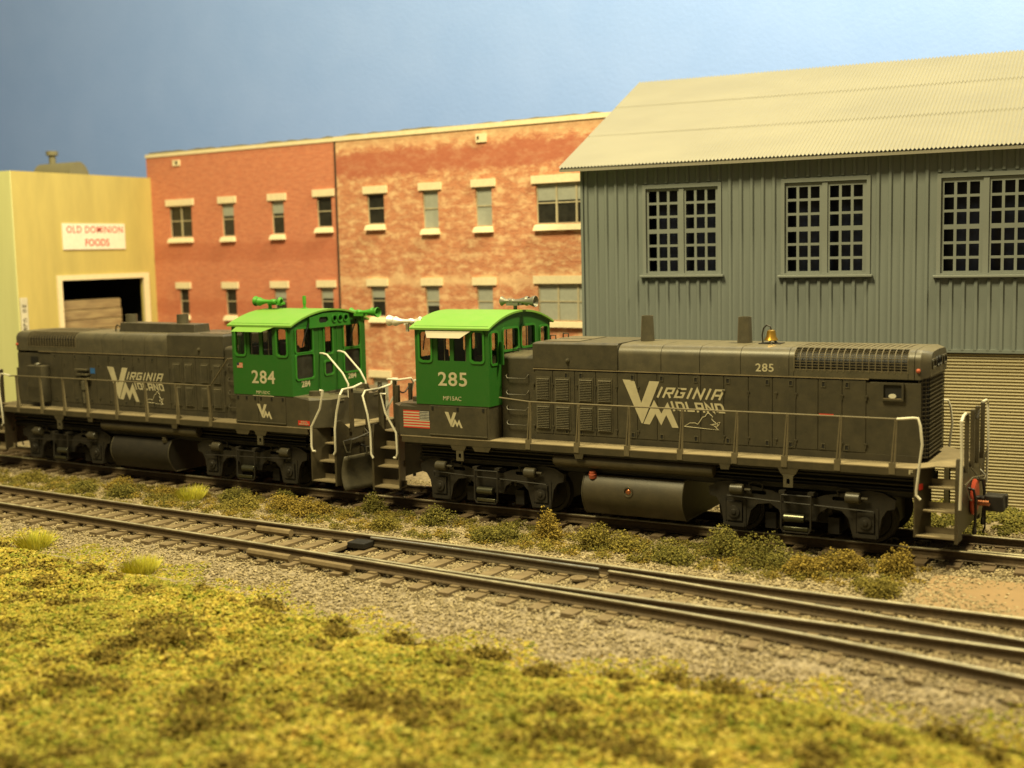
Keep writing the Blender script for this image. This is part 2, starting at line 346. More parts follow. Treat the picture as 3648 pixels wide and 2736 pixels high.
# ------------------------------------------------------------------ setting
def interp(pts, x): return np.interp(x, [p[0] for p in pts], [p[1] for p in pts])
EDGE = [(-60, -3), (-30, -5.2), (-20, -6.0), (-14.3, -6.6), (-12.3, -6.95), (-8.6, -7.5), (-6, -7.8), (-2.5, -8.6), (0, -8.75), (1.7, -9), (3.5, -8.85), (5.4, -8.8), (7, -8.85), (9, -9.05), (14, -10.0), (25, -13)]
CEN = [(-60, 4.5), (-40, 1.75), (-30, .98), (-23, .57), (-18.5, .37), (-14.8, .255), (-11.1, .14), (-6.5, 0), (30, 0)]
def smooth_curve(pts, x):
    # mean of the piecewise-linear curve over a window: a soft bend
    return np.mean([interp(pts, x+d) for d in np.linspace(-2.2, 2.2, 9)], axis=0)
def ycen(x): return smooth_curve(CEN, x)
R1 = [(-60, .8), (-34, -2.3), (-26, -3.1), (-17.8, -3.75), (-14.6, -3.97), (-11.5, -4.18), (-9, -4.30), (-5.7, -4.42), (-3.2, -4.42), (-.1, -4.56), (2.9, -4.74), (5.1, -4.83), (8.5, -4.88), (16, -4.98), (40, -5.3)]
R4 = [(-60, -.9), (-34, -3.9), (-26, -4.68), (-15.7, -5.38), (-12.7, -5.60), (-10, -5.80), (-7.5, -5.98), (-5.17, -6.16), (-1.9, -6.46), (.8, -6.66), (3.7, -6.93), (6.3, -7.3), (8.84, -7.76), (14, -8.9), (22, -11.2)]
R3 = [(-4.7, -6.06), (-1.9, -6.28), (.8, -6.38), (3.5, -6.44), (5.5, -6.47), (8.7, -6.56), (16, -6.7), (40, -7.1)]
R2 = [(-4.69, -4.585), (-1.8, -4.73), (1.07, -4.97), (1.9, -5.06), (5.6, -5.60), (8.6, -6.0), (14, -7.1), (22, -9.4)]
def height(x, y):
    yc = ycen(x); e = interp(EDGE, x); h = -.30+0*x
    h = np.where(np.abs(y-yc) < 1.55, -.285, h)
    f = smooth_curve(R1, x)+.6; g = smooth_curve(R4, x)-.55
    h = np.where((y < f) & (y > g), -.285+.05*np.clip((x+2)/5, 0, 1), h)
    h = h-.16*np.clip((g-y)/1.3, 0, 1)*(y > e-.4)
    h = np.where(y < e-.4, -.46+np.minimum(.18, (e-.4-y)*.25)+.05*np.sin(x*.7+y*.9)+.04*np.sin(x*1.9-y*1.3), h)
    return h
def sheet(name, x0, x1, y0, y1, st, mat, fn, kind=None):
    xs = np.arange(x0, x1+st, st); ys = np.arange(y0, y1+st, st); X, Y = np.meshgrid(xs, ys, indexing='ij'); Z = fn(X, Y)
    V = np.stack([X, Y, Z], -1).reshape(-1, 3); n, m = len(xs), len(ys); i, j = np.meshgrid(np.arange(n-1), np.arange(m-1), indexing='ij')
    a = (i*m+j).ravel(); F = np.stack([a, a+m, a+m+1, a+1], -1); o = np_mesh(name, V, F, mat, smooth=True)
    if kind: o['kind'] = kind
    return o
bk = MB(); bk.box(-110, 70, 16, 16.4, -4, 60).build('sky', 'sky', sx=1)['kind'] = 'structure'
sheet('ground', -70, 34, -34, 16, .35, 'ground', lambda X, Y: height(X, Y)+.012*np.sin(X*7.1+Y*3)*np.sin(Y*6.3-X), 'structure')
def turf_h(X, Y):
    h = height(X, Y); e = interp(EDGE, X)+.22*np.sin(X*2.3)+.14*np.sin(X*5.1+1)
    return h-.10+np.clip((e-Y)/1.4, 0, 1)*(.14+.03*np.sin(X*5+Y*2)+.025*np.sin(Y*7-X*3))
sheet('grass_ground', -70, 34, -34, -2, .22, 'turf', turf_h, 'structure')
# dirt crossing on the right
MB().add([(6.5, -1.7, -.272), (13, -1.7, -.272), (13, -4.1, -.272), (6.5, -4.1, -.272)], [(0, 1, 2, 3)]).build('dirt_path', 'dirt', sx=1)['kind'] = 'structure'

# ballast stones
def scatter(n, x0, x1, y0, y1, keep, rg=rng):
    X = rg.uniform(x0, x1, n); Y = rg.uniform(y0, y1, n); k = keep(X, Y); return X[k], Y[k]
def keep_b(X, Y):
    e = interp(EDGE, X)+.25*np.sin(X*2.3)+.14*np.sin(X*5.1+1)
    k = (Y > e-1.1*rng.random(len(X))**2) & (Y > -29+0*X) & (X < 15) & (Y < 2.6+0*X)
    k &= X > -27
    ins = np.clip((X-6.9-.45*np.sin(3*Y))/1.1, 0, 1)*np.clip((-1.75-Y+.15*np.sin(5*X))/.45, 0, 1)*np.clip((Y+3.95+.2*np.sin(4*X))/.5, 0, 1)
    k &= rng.random(len(X)) > ins*.95
    return k
X, Y = scatter(240000, -27, 15, -12, 2.6, keep_b)
Z = height(X, Y)+rng.uniform(-.015, .03, len(X))+.012*(X > 6.5)
V, F = bits(np.stack([X, Y, Z], -1), rng.uniform(.042, .082, len(X)), .7)
tag(np_mesh('ballast', V, F, 'ballast'), 'loose grey-tan ballast stones spread around the tracks', 'gravel', kind='stuff')

# foreground ground foam
def keep_g(X, Y):
    e = interp(EDGE, X)+.28*np.sin(X*2.3)+.16*np.sin(X*5.1+1)+.3
    return (Y < e+.15-1.3*rng.random(len(X))**2.2) & (Y > -19.5) & (Y > -13.4-.64*(8-X)) & (X < 13)
X, Y = scatter(640000, -22, 13, -19.5, -5, keep_g)
Z = turf_h(X, Y)+rng.uniform(-.03, .07, len(X))*(1+.5*np.sin(X*1.3)*np.sin(Y*1.7))*np.clip((interp(EDGE, X)+.5-Y)/1.5, .15, 1)
V, F = bits(np.stack([X, Y, np.maximum(Z, height(X, Y))], -1), rng.uniform(.035, .09, len(X))*rng.choice([1, 1, 1, 1.4], len(X)), .8)
tag(np_mesh('grass', V, F, 'foam'), 'yellow-green scale grass covering the foreground slope', 'grass', kind='stuff')
def clump_pts(cx, cy, rad, hgt, n, base, rg):
    lobes = [(rg.uniform(-.55, .55)*rad, rg.uniform(-.5, .5)*rad, rg.uniform(.45, .8)*rad, rg.uniform(.5, 1)*hgt) for _ in range(5)]
    out = []
    k = rg.integers(0, 5, n); u = rg.normal(size=(n, 3)); u /= np.linalg.norm(u, axis=1)[:, None]; u[:, 2] = np.abs(u[:, 2]); r = rg.uniform(.55, 1.08, n)
    L = np.array(lobes)[k]
    return np.stack([cx+L[:, 0]+u[:, 0]*L[:, 2]*r*1.1, cy+L[:, 1]+u[:, 1]*L[:, 2]*r, base+u[:, 2]*L[:, 3]*r], -1)
rg2 = np.random.default_rng(21); P = []
for _ in range(330):
    x = rg2.uniform(-17, 10); e = float(interp(EDGE, x)); y = e-.5-rg2.random()**1.2*(9)
    if y < -12.5-.62*(8-x): continue
    s = (.10+.42*rg2.random()**1.8)*(1.15 if y < e-3 else .8); P.append(clump_pts(x, y, s*1.2, s*.6+.06, int(900*s), float(height(np.array([x]), np.array([y]))[0]), rg2))
P = np.concatenate(P); V, F = bits(P, rg2.uniform(.04, .085, len(P)), .9, .5, rg2)
tag(np_mesh('ground_cover', V, F, 'foam_brown'), 'dull brown low scrub tufts dotted through the foreground grass', 'ground cover', kind='stuff')
# low weeds between tracks (sparse) and behind the train
def sparse(n, fx, hgt, rg):
    P = []
    for _ in range(n):
        x, y = fx(rg); s = rg.uniform(.10, .30); P.append(clump_pts(x, y, s, hgt*rg.uniform(.5, 1), int(480*s), -.29, rg))
    return np.concatenate(P)
for nm_, cnt, hh, ml, lab in (('low_weeds', 230, .20, 'weed_olive', 'sparse low olive weeds growing in the ballast between the two tracks'), ('low_weeds', 170, .17, 'weed_brown', 'dry ochre weeds scattered in the ballast between the two tracks'), ('low_weeds', 120, .24, 'weed_green', 'dark green weeds scattered along the near rail of the back track')):
    P = sparse(cnt, lambda r: (lambda x: (x, -1.35-1.9*r.random()**1.25))(r.uniform(-24, 6.3)), hh, rg2)
    V, F = bits(P, rg2.uniform(.022, .05, len(P)), .9, .5, rg2); tag(np_mesh(nm_, V, F, ml), lab, 'weeds', kind='stuff')
P = sparse(420, lambda r: (r.uniform(1, 12), r.uniform(1.9, 4.9)), .16, rg2)
V, F = bits(P, rg2.uniform(.04, .075, len(P)), .9, .5, rg2); tag(np_mesh('low_weeds', V, F, 'weed_green'), 'green ground foam between the back track and the shed base', 'weeds', kind='stuff')

# ------------------------------------------------------------------ buildings (local frame: x along the facade, y=0 its face, +y behind)
SX = 1
def wfn(off=0.): return lambda u, v, w: (u, off-w, v)      # (u,v) upright plate facing -y
# --- grey shed
shed = empty('corrugated_shed', (6.5, 5.2, 0), R_(3.2), label='grey shed with pale corrugated roof and three many-paned windows behind the right locomotive', cat='building')
XL, XR = -10.52, 7.0
wins = [(-8.76, 5.37, 2.03, 2.28), (-5.06, 5.33, 2.08, 2.32), (-1.31, 5.29, 2.1, 2.32), (2.5, 5.29, 2.1, 2.32)]
m = MB(); panel(m, rect(XL, XR, 3.47, 8.36), [rect(a, a+w, z, z+h) for a, z, w, h in wins], .10, wfn(.05))
x = XL+.02; k = 0
while x < XR:                                               # battens, interrupted at the windows
    segs = [(3.47, 8.34)]
    for a, z, w, h in wins:
        if a-.16 < x < a+w+.08: segs = [(3.47, z-.14), (z+h+.10, 8.34)]
    for z0, z1 in segs: m.hexa([(x, -.002, z0), (x+.15, -.002, z0), (x+.15, .01, z0), (x, .01, z0)], [(x, -.002, z1), (x+.15, -.002, z1), (x+.15, .01, z1), (x, .01, z1)]) if False else m.prism([(x, .002), (x+.035, -.05), (x+.095, -.05), (x+.13, .002)], 'z', z0, z1)
    x += .285
m.box(XL-.07, XL, -.06, .05, -.3, 8.30)
m.box(XL-.03, XR, -.045, .0, 3.41, 3.49)
m.build('wall', 'shed', shed)
MB().box(XL, XL+.1, .1, 5.6, -.3, 8.3).hexa([(XL, .1, 8.3), (XL+.1, .1, 8.3), (XL+.1, 5.6, 8.3), (XL, 5.6, 8.3)], [(XL, .1, 8.31), (XL+.1, .1, 8.31), (XL+.1, 5.6, 10.9), (XL, 5.6, 10.9)]).build('side_wall', 'shed', shed)
MB().box(XL, XR, 5.5, 5.6, -.3, 10.9).build('back_wall', 'shed', shed)
MB().box(XR-.1, XR, .1, 5.5, -.3, 8.3).build('side_wall', 'shed', shed)
# horizontally corrugated lower wall
def corr(n0, n1, pitch, amp, sub=6):
    zs = []; k = int((n1-n0)/pitch*sub)
    for i in range(k+1):
        z = n0+(n1-n0)*i/k; zs.append((z, amp*math.sin(2*math.pi*(z-n0)/pitch)))
    return zs
L = corr(-.32, 3.44, .078, .016, 6); m = MB(); vs = []
for z, d in L: vs += [(XL, .045-d, z), (XR, .045-d, z)]
m.add(vs, [(2*i, 2*i+1, 2*i+3, 2*i+2) for i in range(len(L)-1)], True); m.build('lower_wall', 'lower', shed)
# roof: three lapped corrugated sheets
rf = MB(); e0 = (-.42, 8.21); e1 = (5.9, 11.17); x0r, x1r = -11.08, 7.4
pw = .096; sub = 4; K = int((x1r-x0r)/pw*sub)
for s in range(3):
    t0 = s/3; t1 = min(1, (s+1)/3+.012); lift = .010
    prof = [(x0r+(x1r-x0r)*i/K, .027*math.sin(2*math.pi*i/sub)) for i in range(K+1)]
    vs = []
    for x, d in prof:
        for t, l in ((t0, 0.03+lift), (t1, 0.03)):
            vs.append((x, e0[0]+(e1[0]-e0[0])*t, e0[1]+(e1[1]-e0[1])*t+d+l))
    rf.add(vs, [(2*i, 2*i+2, 2*i+3, 2*i+1) for i in range(K)], False)
ro = rf.build('roof', 'roof', shed)
m = MB(); m.hexa([(x0r+.03, e0[0]+.02, e0[1]-.07), (x1r, e0[0]+.02, e0[1]-.07), (x1r, e1[0], e1[1]-.07), (x0r+.03, e1[0], e1[1]-.07)], [(x0r+.03, e0[0]+.02, e0[1]), (x1r, e0[0]+.02, e0[1]), (x1r, e1[0], e1[1]), (x0r+.03, e1[0], e1[1])]).build('roof_board', 'roof', ro)
for wi, (a, z, w, h) in enumerate(wins):
    fr = MB(); hs = []
    lw = w/2
    for leaf in range(2):
        for cidx in range(3):
            u0 = a+.095+leaf*(lw+.012)+cidx*.288
            for r in range(6):
                v0 = z+.07+r*.352+(.05 if r > 2 else 0); hs.append(rect(u0, u0+.222, v0, v0+.288))
    panel(fr, rect(a+.03, a+w-.03, z+.02, z+h-.05), hs, .055, wfn(.055))
    o = fr.build('window', 'shedtrim', shed)
    f2 = MB(); panel(f2, rect(a-.06, a+w+.06, z-.02, z+h+.06), [rect(a+.03, a+w-.03, z+.02, z+h-.04)], .06, wfn(-.012))
    f2.build('frame', 'shedtrim', o)
    MB().box(a+w/2-.075, a+w/2+.055, -.01, .02, z+.02, z+h-.05).build('mullion', 'shedtrim', o)
    MB().box(a-.13, a+w+.12, -.14, .03, z-.085, z-.025).build('sill', 'shedtrim', o, .012)
    MB().box(a, a+w, .5, .52, z, z+h).build('pane', 'pane_navy', o)

# --- brick building
bw = empty('brick_building', (-8, 9, 0), R_(-4.2), label='two-storey orange-red brick factory with cream lintels in two differently coloured halves', cat='building')
row1 = [(-16.94, -15.68, 6.86, 8.08, 'twin'), (-14.02, -13.37, 6.84, 8.08, 'half'), (-11.41, -10.79, 6.86, 8.08, 'half'), (-9.17, -8.45, 7.05, 8.13, 'dark'), (-6.81, -6.05, 7.08, 8.13, 'dark'), (-4.37, -3.72, 6.87, 8.14, 'blind'), (-2.19, -1.54, 6.88, 8.15, 'blind'), (.16, 2.35, 6.88, 8.15, 'tri')]
row2 = [(-16.59, -16.06, 3.85, 4.86, 'dark'), (-14.01, -13.43, 3.85, 4.86, 'dark'), (-11.45, -10.83, 3.85, 4.88, 'half'), (-9.13, -8.52, 3.85, 4.90, 'half'), (-6.77, -6.13, 3.88, 4.94, 'half'), (-4.36, -3.78, 3.85, 4.95, 'half2'), (-2.22, -1.58, 3.85, 4.96, 'blind'), (.17, 2.35, 3.83, 5.0, 'triblind')]
row3 = [(-14.0, -13.4, .2, 1.72, 'dark'), (-11.4, -10.8, .2, 1.72, 'dark'), (-6.82, -6.12, .2, 1.74, 'blind'), (-4.36, -3.72, .2, 1.74, 'dark')]
allw = row1+row2+row3
for (a, b, nm, mt) in ((-18.15, -8.25, 'left', 'brick_left'), (-8.17, 3.0, 'right', 'brick_right')):
    m = MB(); panel(m, rect(a, b, -.35, 10.02), [rect(u0, u1, v0, v1) for u0, u1, v0, v1, k in allw if a < u0 < b], .08, wfn(.04)); m.build('facade', mt, bw)
MB().box(-18.15, 3.0, .12, 1.6, -.35, 10.0).build('back_block', 'interior', bw)
m = MB(); m.box(-18.16, -8.22, -.035, .35, 10.02, 10.15); m.box(-8.22, 3.02, -.045, .35, 10.02, 10.17); m.build('parapet_cap', 'stone', bw)
rg3 = random.Random(5); m = MB(); vs = []
for i in range(60):
    u = -18+i*.35; h = rg3.uniform(.01, .07); vs += [(u, .02, 10.15), (u, .3, 10.15), (u, .3, 10.17+h), (u, .02, 10.17+h)]
m.add(vs, [(4*i+a, 4*i+(a+1) % 4, 4*i+4+(a+1) % 4, 4*i+4+a) for i in range(59) for a in range(4)]+[(0, 1, 2, 3), (236, 237, 238, 239)])
m.build('roof_edge_felt', 'ventg', bw)
MB().box(-8.25, -8.17, -.02, .06, -.35, 10.02).build('downpipe', 'pipe', bw)
MB().box(-2.09, -1.68, -.06, 0, 9.58, 9.86).build('wall_box', 'stone', bw)
MB().box(-2.02, -1.95, -.075, -.055, 9.68, 9.78).build('vent_hole', 'pipe', bw)
v = MB(); panel(v, rect(-16.58, -16.18, 9.62, 9.85), [rect(-16.46, -16.3, 9.67, 9.8)], .05, wfn(-.02)); v.build('wall_vent', 'stone', bw); MB().box(-16.47, -16.29, -.012, .002, 9.66, 9.81).build('vent_hole', 'pipe', bw)
def bwin(u0, u1, v0, v1, kind):
    s = .035; n = 2 if kind == 'twin' else 3 if kind.startswith('tri') else 1
    m = MB(); wd = (u1-u0)/n; hs = []
    for i in range(n):
        a = u0+i*wd+s; b = u0+(i+1)*wd-s; mid = v0+(v1-v0)*.52
        hs += [rect(a, b, v0+s, mid-.02), rect(a, b, mid+.02, v1-s)]
    panel(m, rect(u0, u1, v0, v1), hs, .03, wfn(.07)); o = m.build('window', 'sash', bw)
    MB().box(u0-.14, u1+.16, -.07, .0, v1+.005, v1+.255).build('lintel', 'stone', o)
    MB().hexa([(u0-.06, -.15, v0-.2), (u1+.06, -.15, v0-.2), (u1+.06, 0, v0-.2), (u0-.06, 0, v0-.2)], [(u0-.03, -.10, v0-.045), (u1+.03, -.10, v0-.045), (u1+.02, .05, v0+.0), (u0-.02, .05, v0+.0)]).build('sill', 'stone', o)
    frac = {'dark': 0, 'half': .38, 'half2': .62, 'blind': 1, 'twin': 0, 'tri': .42, 'triblind': 1}[kind]
    zc = v1-(v1-v0)*frac
    if frac > 0: MB().box(u0+.01, u1-.01, .083, .087, zc, v1-.01).build('blind', 'blind', o)
    MB().box(u0+.01, u1-.01, .092, .1, v0+.01, v1-.01).build('pane', 'pane_dark', o)
for w in allw: bwin(*w)

# --- cream building: faces +x; its plane is x = -25.9
cb = empty('cream_building', (-25.9, 3.7, 0), 0, label='yellow cream flat-roofed warehouse with an open loading door at the left edge', cat='building')
cf = lambda off=0.: (lambda u, v, w: (off+w, u, v))
m = MB(); panel(m, rect(0, 6.75, -.4, 9.24), [rect(1.93, 5.93, -.2, 5.33)], .12, cf(-.06)); m.build('front_wall', 'cream', cb)
m = MB(); m.box(-24, -.125, 0, .12, -.4, 9.24); m.box(-.13, .012, -.012, .02, -.4, 9.235); m.build('side_wall', 'creamside', cb)
MB().box(-24, -.12, .12, 6.75, 9.0, 9.12).build('roof', 'ventg', cb)
MB().box(-24, -.12, 6.6, 6.72, -.4, 9.0).build('side_wall', 'cream', cb)
m = MB(); panel(m, rect(1.72, 6.2, -.35, 5.52), [rect(1.93, 5.93, -.35, 5.33)], .08, cf(.035)); m.build('door_frame', 'stone', cb, .01)
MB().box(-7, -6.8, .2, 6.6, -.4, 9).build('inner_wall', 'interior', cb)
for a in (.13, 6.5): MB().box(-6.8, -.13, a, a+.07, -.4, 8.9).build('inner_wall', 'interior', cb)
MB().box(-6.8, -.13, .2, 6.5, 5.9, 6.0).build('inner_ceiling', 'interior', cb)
vb = MB().prism([(3.7+.50*math.cos(R_(a)), 9.05+.72*math.sin(R_(a))) for a in range(0, 181, 12)], 'x', -2.75, -.70, True).build('roof_vent', 'ventg', cb)
MB().cyl((-2.2, 3.75, 9.6), (-2.2, 3.75, 10.12), .13, .13, 12).cyl((-2.2, 3.75, 10.08), (-2.2, 3.75, 10.24), .22, .22, 12).build('vent_pipe', 'ventg', vb)
# stack of boards in the doorway
st = MB(); rg4 = random.Random(3)
for i in range(13):
    z = -.3+i*.375; j = rg4.uniform(-.03, .03); st.box(-.9-rg4.uniform(0, .1), -.32+j*.6, 2.0-j, 5.05+j, z, z+.36)
o = st.build('stacked_load', 'boards', None, .03, loc=(-25.9, 3.7, 0)); tag(o, 'buff stack of layered boards standing in the dark open loading door', 'stack')
# signs
sg = empty('sign', (-25.9, 3.7, 0), 0, label='white sign board with OLD DOMINION FOODS in red letters on the yellow cream wall', cat='sign')
MB().box(.005, .05, 2.1, 5.09, 6.46, 7.42).build('board', flat('sign_white', (.86, .80, .74), .6), sg)
m = MB(); tf = lambda u, v, w: (.054+w, u, v)
text_on(m, 'OLD DOMINION', 2.28, 4.98, 7.07, 7.33, tf, .006, 1.12); text_on(m, 'FOODS', 3.13, 4.28, 6.58, 6.85, tf, .012); m.build('lettering', flat('sign_red', (.62, .03, .03), .6), sg)
sg = empty('sign', (-25.9, 3.7, 0), 0, label='narrow white vertical warning strip with stacked black letters at the corner of the cream building', cat='sign')
MB().box(.014, .05, .05, .36, .4, 4.78).build('board', 'white', sg)
m = MB(); z = 4.42
for ch in 'NO CLEARANCE NO CLEARANCE':
    if ch != ' ': text_on(m, ch, .13, .28, z, z+.12, tf, .03)
    z -= .165
m.build('lettering', 'black', sg)

# ------------------------------------------------------------------ tracks
def densify(pts, st=.6, sm=1.2):
    a, b = pts[0][0], pts[-1][0]; xs = np.arange(a, b+1e-6, st)
    ys = np.mean([interp(pts, np.clip(xs+d, a, b)) for d in np.linspace(-sm, sm, 7)], axis=0) if sm else interp(pts, xs)
    return list(zip(xs.tolist(), ys.tolist()))
PROF = [(-.037, -.016), (-.032, -.006), (-.021, 0), (.021, 0), (.032, -.006), (.037, -.016), (.037, -.045), (.012, -.065), (.012, -.15), (.065, -.18), (.065, -.195), (-.065, -.195), (-.065, -.18), (-.012, -.15), (-.012, -.065), (-.037, -.045)]
def rail(pts, name, mat, parent, z=0):
    m = MB(); n = len(PROF); vs = []; k = len(pts)
    for i, (x, y) in enumerate(pts):
        a = pts[max(0, i-1)]; b = pts[min(k-1, i+1)]; d = Vector((b[0]-a[0], b[1]-a[1])).normalized(); nx, ny = -d.y, d.x
        vs += [(x+nx*u, y+ny*u, w+z) for u, w in PROF]
    m.add(vs, [(j*n+i, j*n+(i+1) % n, (j+1)*n+(i+1) % n, (j+1)*n+i) for j in range(k-1) for i in range(n)], True)
    m.f += [tuple(range(n)), tuple((k-1)*n+i for i in range(n))[::-1]]; m.sm += [False]*2
    return m.build(name, mat, parent, sx=1)
def tie_mesh(L, railpos):
    """railpos: offsets along the tie (from its centre) where tie plates sit"""
    m = MB(); m.box(-.125, .125, -L/2, L/2, -.40, -.195)
    for r in railpos: m.box(-.10, .10, r-.17, r-.07, -.202, -.165).box(-.10, .10, r+.07, r+.17, -.202, -.165)
    return m
tp = None; tr = random.Random(11)
back = empty('railway_track', (0, 0, 0), label='back railway track carrying the two grey and green locomotives', cat='railway track')
XB = np.arange(-44, 22, .6); YB = ycen(XB)
for s in (-1, 1): rail([(float(x), float(y)+s*.755) for x, y in zip(XB, YB)], 'rail', 'rail', back)
rail([(6.9, -.62), (7.2, -.56), (16, -.54)], 'guard_rail', 'rail', back, -.004)
tm = tie_mesh(2.6, (-.755, .755)).build('tie', 'tie_dark', back, sx=1)
x = -28.0; first = True
while x < 10.2:
    o = tm if first else tm.copy()
    if not first: COL.objects.link(o); o.parent = back
    first = False
    y = float(ycen(np.array([x]))[0]); s = float(ycen(np.array([x+1]))[0])-float(ycen(np.array([x-1]))[0])
    o.location = (x, y, tr.uniform(-.005, .003)); o.rotation_euler = (0, 0, math.atan(s/2)+tr.uniform(-.02, .02)); x += .62
front = empty('railway_track', (0, 0, 0), label='front railway track with a switch whose rails fan out to the right', cat='railway track')
rail(densify(R1), 'stock_rail', 'rail', front); rail(densify(R4), 'stock_rail', 'rail', front)
rail(densify(R3, .5), 'closure_rail', 'rail', front, -.002)
rail(densify([p for p in R2 if p[0] <= 1.1], .4), 'point_rail', 'rail_shiny', front, .004)
rail(densify([(1.14, -4.93)]+[p for p in R2 if p[0] > 1.5], .5), 'closure_rail', 'rail', front, -.002)
x = -30.0
while x < 11.5:
    a = float(interp(R1, x)); b = float(interp(R4, x)); c = (a+b)/2; L = abs(a-b)+1.05; rp = [(a-c), (b-c)]
    if x > -4.3: rp += [float(interp(R3, x))-c, float(interp(R2, x))-c]
    o = tie_mesh(L, rp).build('tie', 'tie', front, sx=1)
    sl = (float(interp(R4, x+1))-float(interp(R4, x-1))+float(interp(R1, x+1))-float(interp(R1, x-1)))/4
    o.location = (x, c, -.012+tr.uniform(-.008, .003)); o.rotation_euler = (0, 0, math.atan(sl)+tr.uniform(-.02, .02)); x += .60 if x < -6 else .68
def yl(p, x): return float(interp(p, x))
for (x0, x1, p, off) in ((-7.9, -6.9, R1, -.24), (-6.6, -5.4, R4, -.30), (-5.05, -3.7, R4, -.30), (-3.6, -3.5, R4, -.3)):
    if x1-x0 > .5:
        MB().cyl((x0, yl(p, x0)+off, -.13), (x1, yl(p, x1)+off, -.13), .085, .085, 8).build('switch_bar', 'tie', front, sx=1)
MB().box(-5.05, -4.6, -5.0, -4.62, -.19, -.06).build('throw_block', 'under', front, .02, sx=1)
MB().box(-5.3, -5.05, -6.3, -4.5, -.2, -.14).build('throw_bar', 'tie', front, sx=1)
MB().lathe((.6, -5.2, -.19), (0, 0, 1), [(0, .17), (.04, .17), (.05, .1), (.02, .07)], 14).build('pivot', 'tie', front, sx=1)

# ------------------------------------------------------------------ locomotives
def arcz(y, half=1.56, z0=4.33, top=4.655):
    h = top-z0; Rr = (half*half+h*h)/(2*h); return z0+math.sqrt(max(0, Rr*Rr-y*y))-(Rr-h)
def horn(mb, p, d, L=.62, r=.15, scale=1):
    mb.lathe(p, d, [(-.10, .035), (-.06, .06), (0, .06), (.03, .032), (.25*L, .038), (.5*L, .052), (.75*L, .085), (.9*L, .12), (L, r), (L+.012, r*.96), (L-.02, r*.82), (L*.8, .06)], 14)
def louver(parent, x0, x1, z0, z1, y, n=13):
    m = MB(); m.box(x0-.03, x1+.03, y-.016, y+.02, z0-.03, z1+.03); dz = (z1-z0)/n
    for i in range(n):
        z = z0+i*dz; m.prism([(y-.045, z), (y-.045, z+dz*.25), (y-.012, z+dz*.78), (y-.012, z)], 'x', x0, x1)
    return m.build('louver', 'grey_light', parent)
V_POLY = [(452, 520), (540, 524), (592, 700), (655, 526), (728, 528), (603, 858), (593, 858)]
M_POLY = [(608, 862), (688, 672), (742, 775), (788, 684), (868, 880), (822, 880), (778, 785), (740, 868), (697, 780), (655, 865)]
GLY = {'I': (.5, [[(.25, 0), (.25, 1)]]), 'R': (1, [[(.12, 0), (.12, .88), (.88, .88), (.88, .45), (.25, .45)], [(.5, .40), (.88, 0)]]),
       'G': (1, [[(.95, .88), (.12, .88), (.12, .12), (.88, .12), (.88, .5), (.5, .5)]]), 'N': (1, [[(.12, 0), (.12, .9), (.88, .1), (.88, 1)]]),
       'A': (1, [[(.12, 0), (.12, .88), (.88, .88), (.88, 0)], [(.25, .4), (.76, .4)]]), 'D': (1, [[(.12, .12), (.12, .88), (.75, .88), (.88, .7), (.88, .12), (.22, .12)]]),
       'L': (.95, [[(.12, 1), (.12, .12), (.9, .12)]])}
def ribbon(mb, pts, w, fn, k):
    n = len(pts); out = []
    for i, p in enumerate(pts):
        p = Vector(p); d0 = (p-Vector(pts[i-1])).normalized() if i else None; d1 = (Vector(pts[i+1])-p).normalized() if i < n-1 else None
        d0 = d0 or d1; d1 = d1 or d0; n0 = Vector((-d0.y, d0.x)); n1 = Vector((-d1.y, d1.x)); b = (n0+n1); b = b.normalized() if b.length > .01 else n0
        l = w/2/max(.35, b.dot(n0)); out.append((p+b*l, p-b*l))
    vs = []
    for a, b in out: vs += [fn(a.x, a.y, .003+k), fn(b.x, b.y, .003+k)]
    mb.add(vs, [(2*i, 2*i+2, 2*i+3, 2*i+1) for i in range(n-1)])
def logo(parent, x0, x1, z0, z1, y, small=False):
    """x0..x1 spans V..M, z0..z1; built unmirrored"""
    m = MB(); W = 416.; H = 360.; kx = (x1-x0)/W; kz = (z1-z0)/H
    f = lambda u, v, w: (x0+(u-452)*kx, y-w, z1-(v-520)*kz)
    for P in (V_POLY, M_POLY):
        me = curve_mesh([P], .0); m.mesh2d(me, lambda u, v, w: f(u, v, .003)); bpy.data.meshes.remove(me)
    m.build('monogram', 'decal', parent, sx=1)
    if small: return
    for word, u0, u1, b, t, nm in (('IRGINIA', 697, 1168, 652, 568, 0), ('IDLAND', 801, 1182, 752, 676, 1)):
        m = MB(); ws = sum(GLY[c][0] for c in word)+.22*(len(word)-1); cw = (u1-u0)/ws; cur = u0; k = 0
        for ch in word:
            wv, st = GLY[ch]
            for s in st:
                k += .0004
                pts = [(cur+a*cw*(1 if ch != 'I' else 1)+(c*(b-t))*(.42 if word[1] == 'R' else -.30)+(0 if word[1] == 'R' else .3*(b-t)), b-c*(b-t)) for a, c in s]
                ribbon(m, pts, 15, f, k)
            cur += (wv+.22)*cw
        m.build('lettering', 'decal', parent, sx=1)
def state_outline(parent, x0, x1, z0, z1, y):
    P = [(908, 878), (950, 850), (990, 848), (1010, 857), (1030, 828), (1045, 803), (1065, 797), (1075, 778), (1090, 770), (1105, 783), (1120, 797), (1112, 815), (1135, 835), (1150, 848), (1122, 853), (1104, 856), (1138, 866), (1148, 880), (1165, 892), (908, 878)]
    f = lambda u, v: (x0+(u-908)/257*(x1-x0), y, z1-(v-770)/122*(z1-z0))
    m = MB(); m.tube([f(*p) for p in P], .010, 4); m.tube([f(*p) for p in [(1150, 870), (1157, 838), (1174, 836), (1168, 850), (1150, 870)]], .010, 4); m.build('state_outline', 'decal', parent, sx=1)
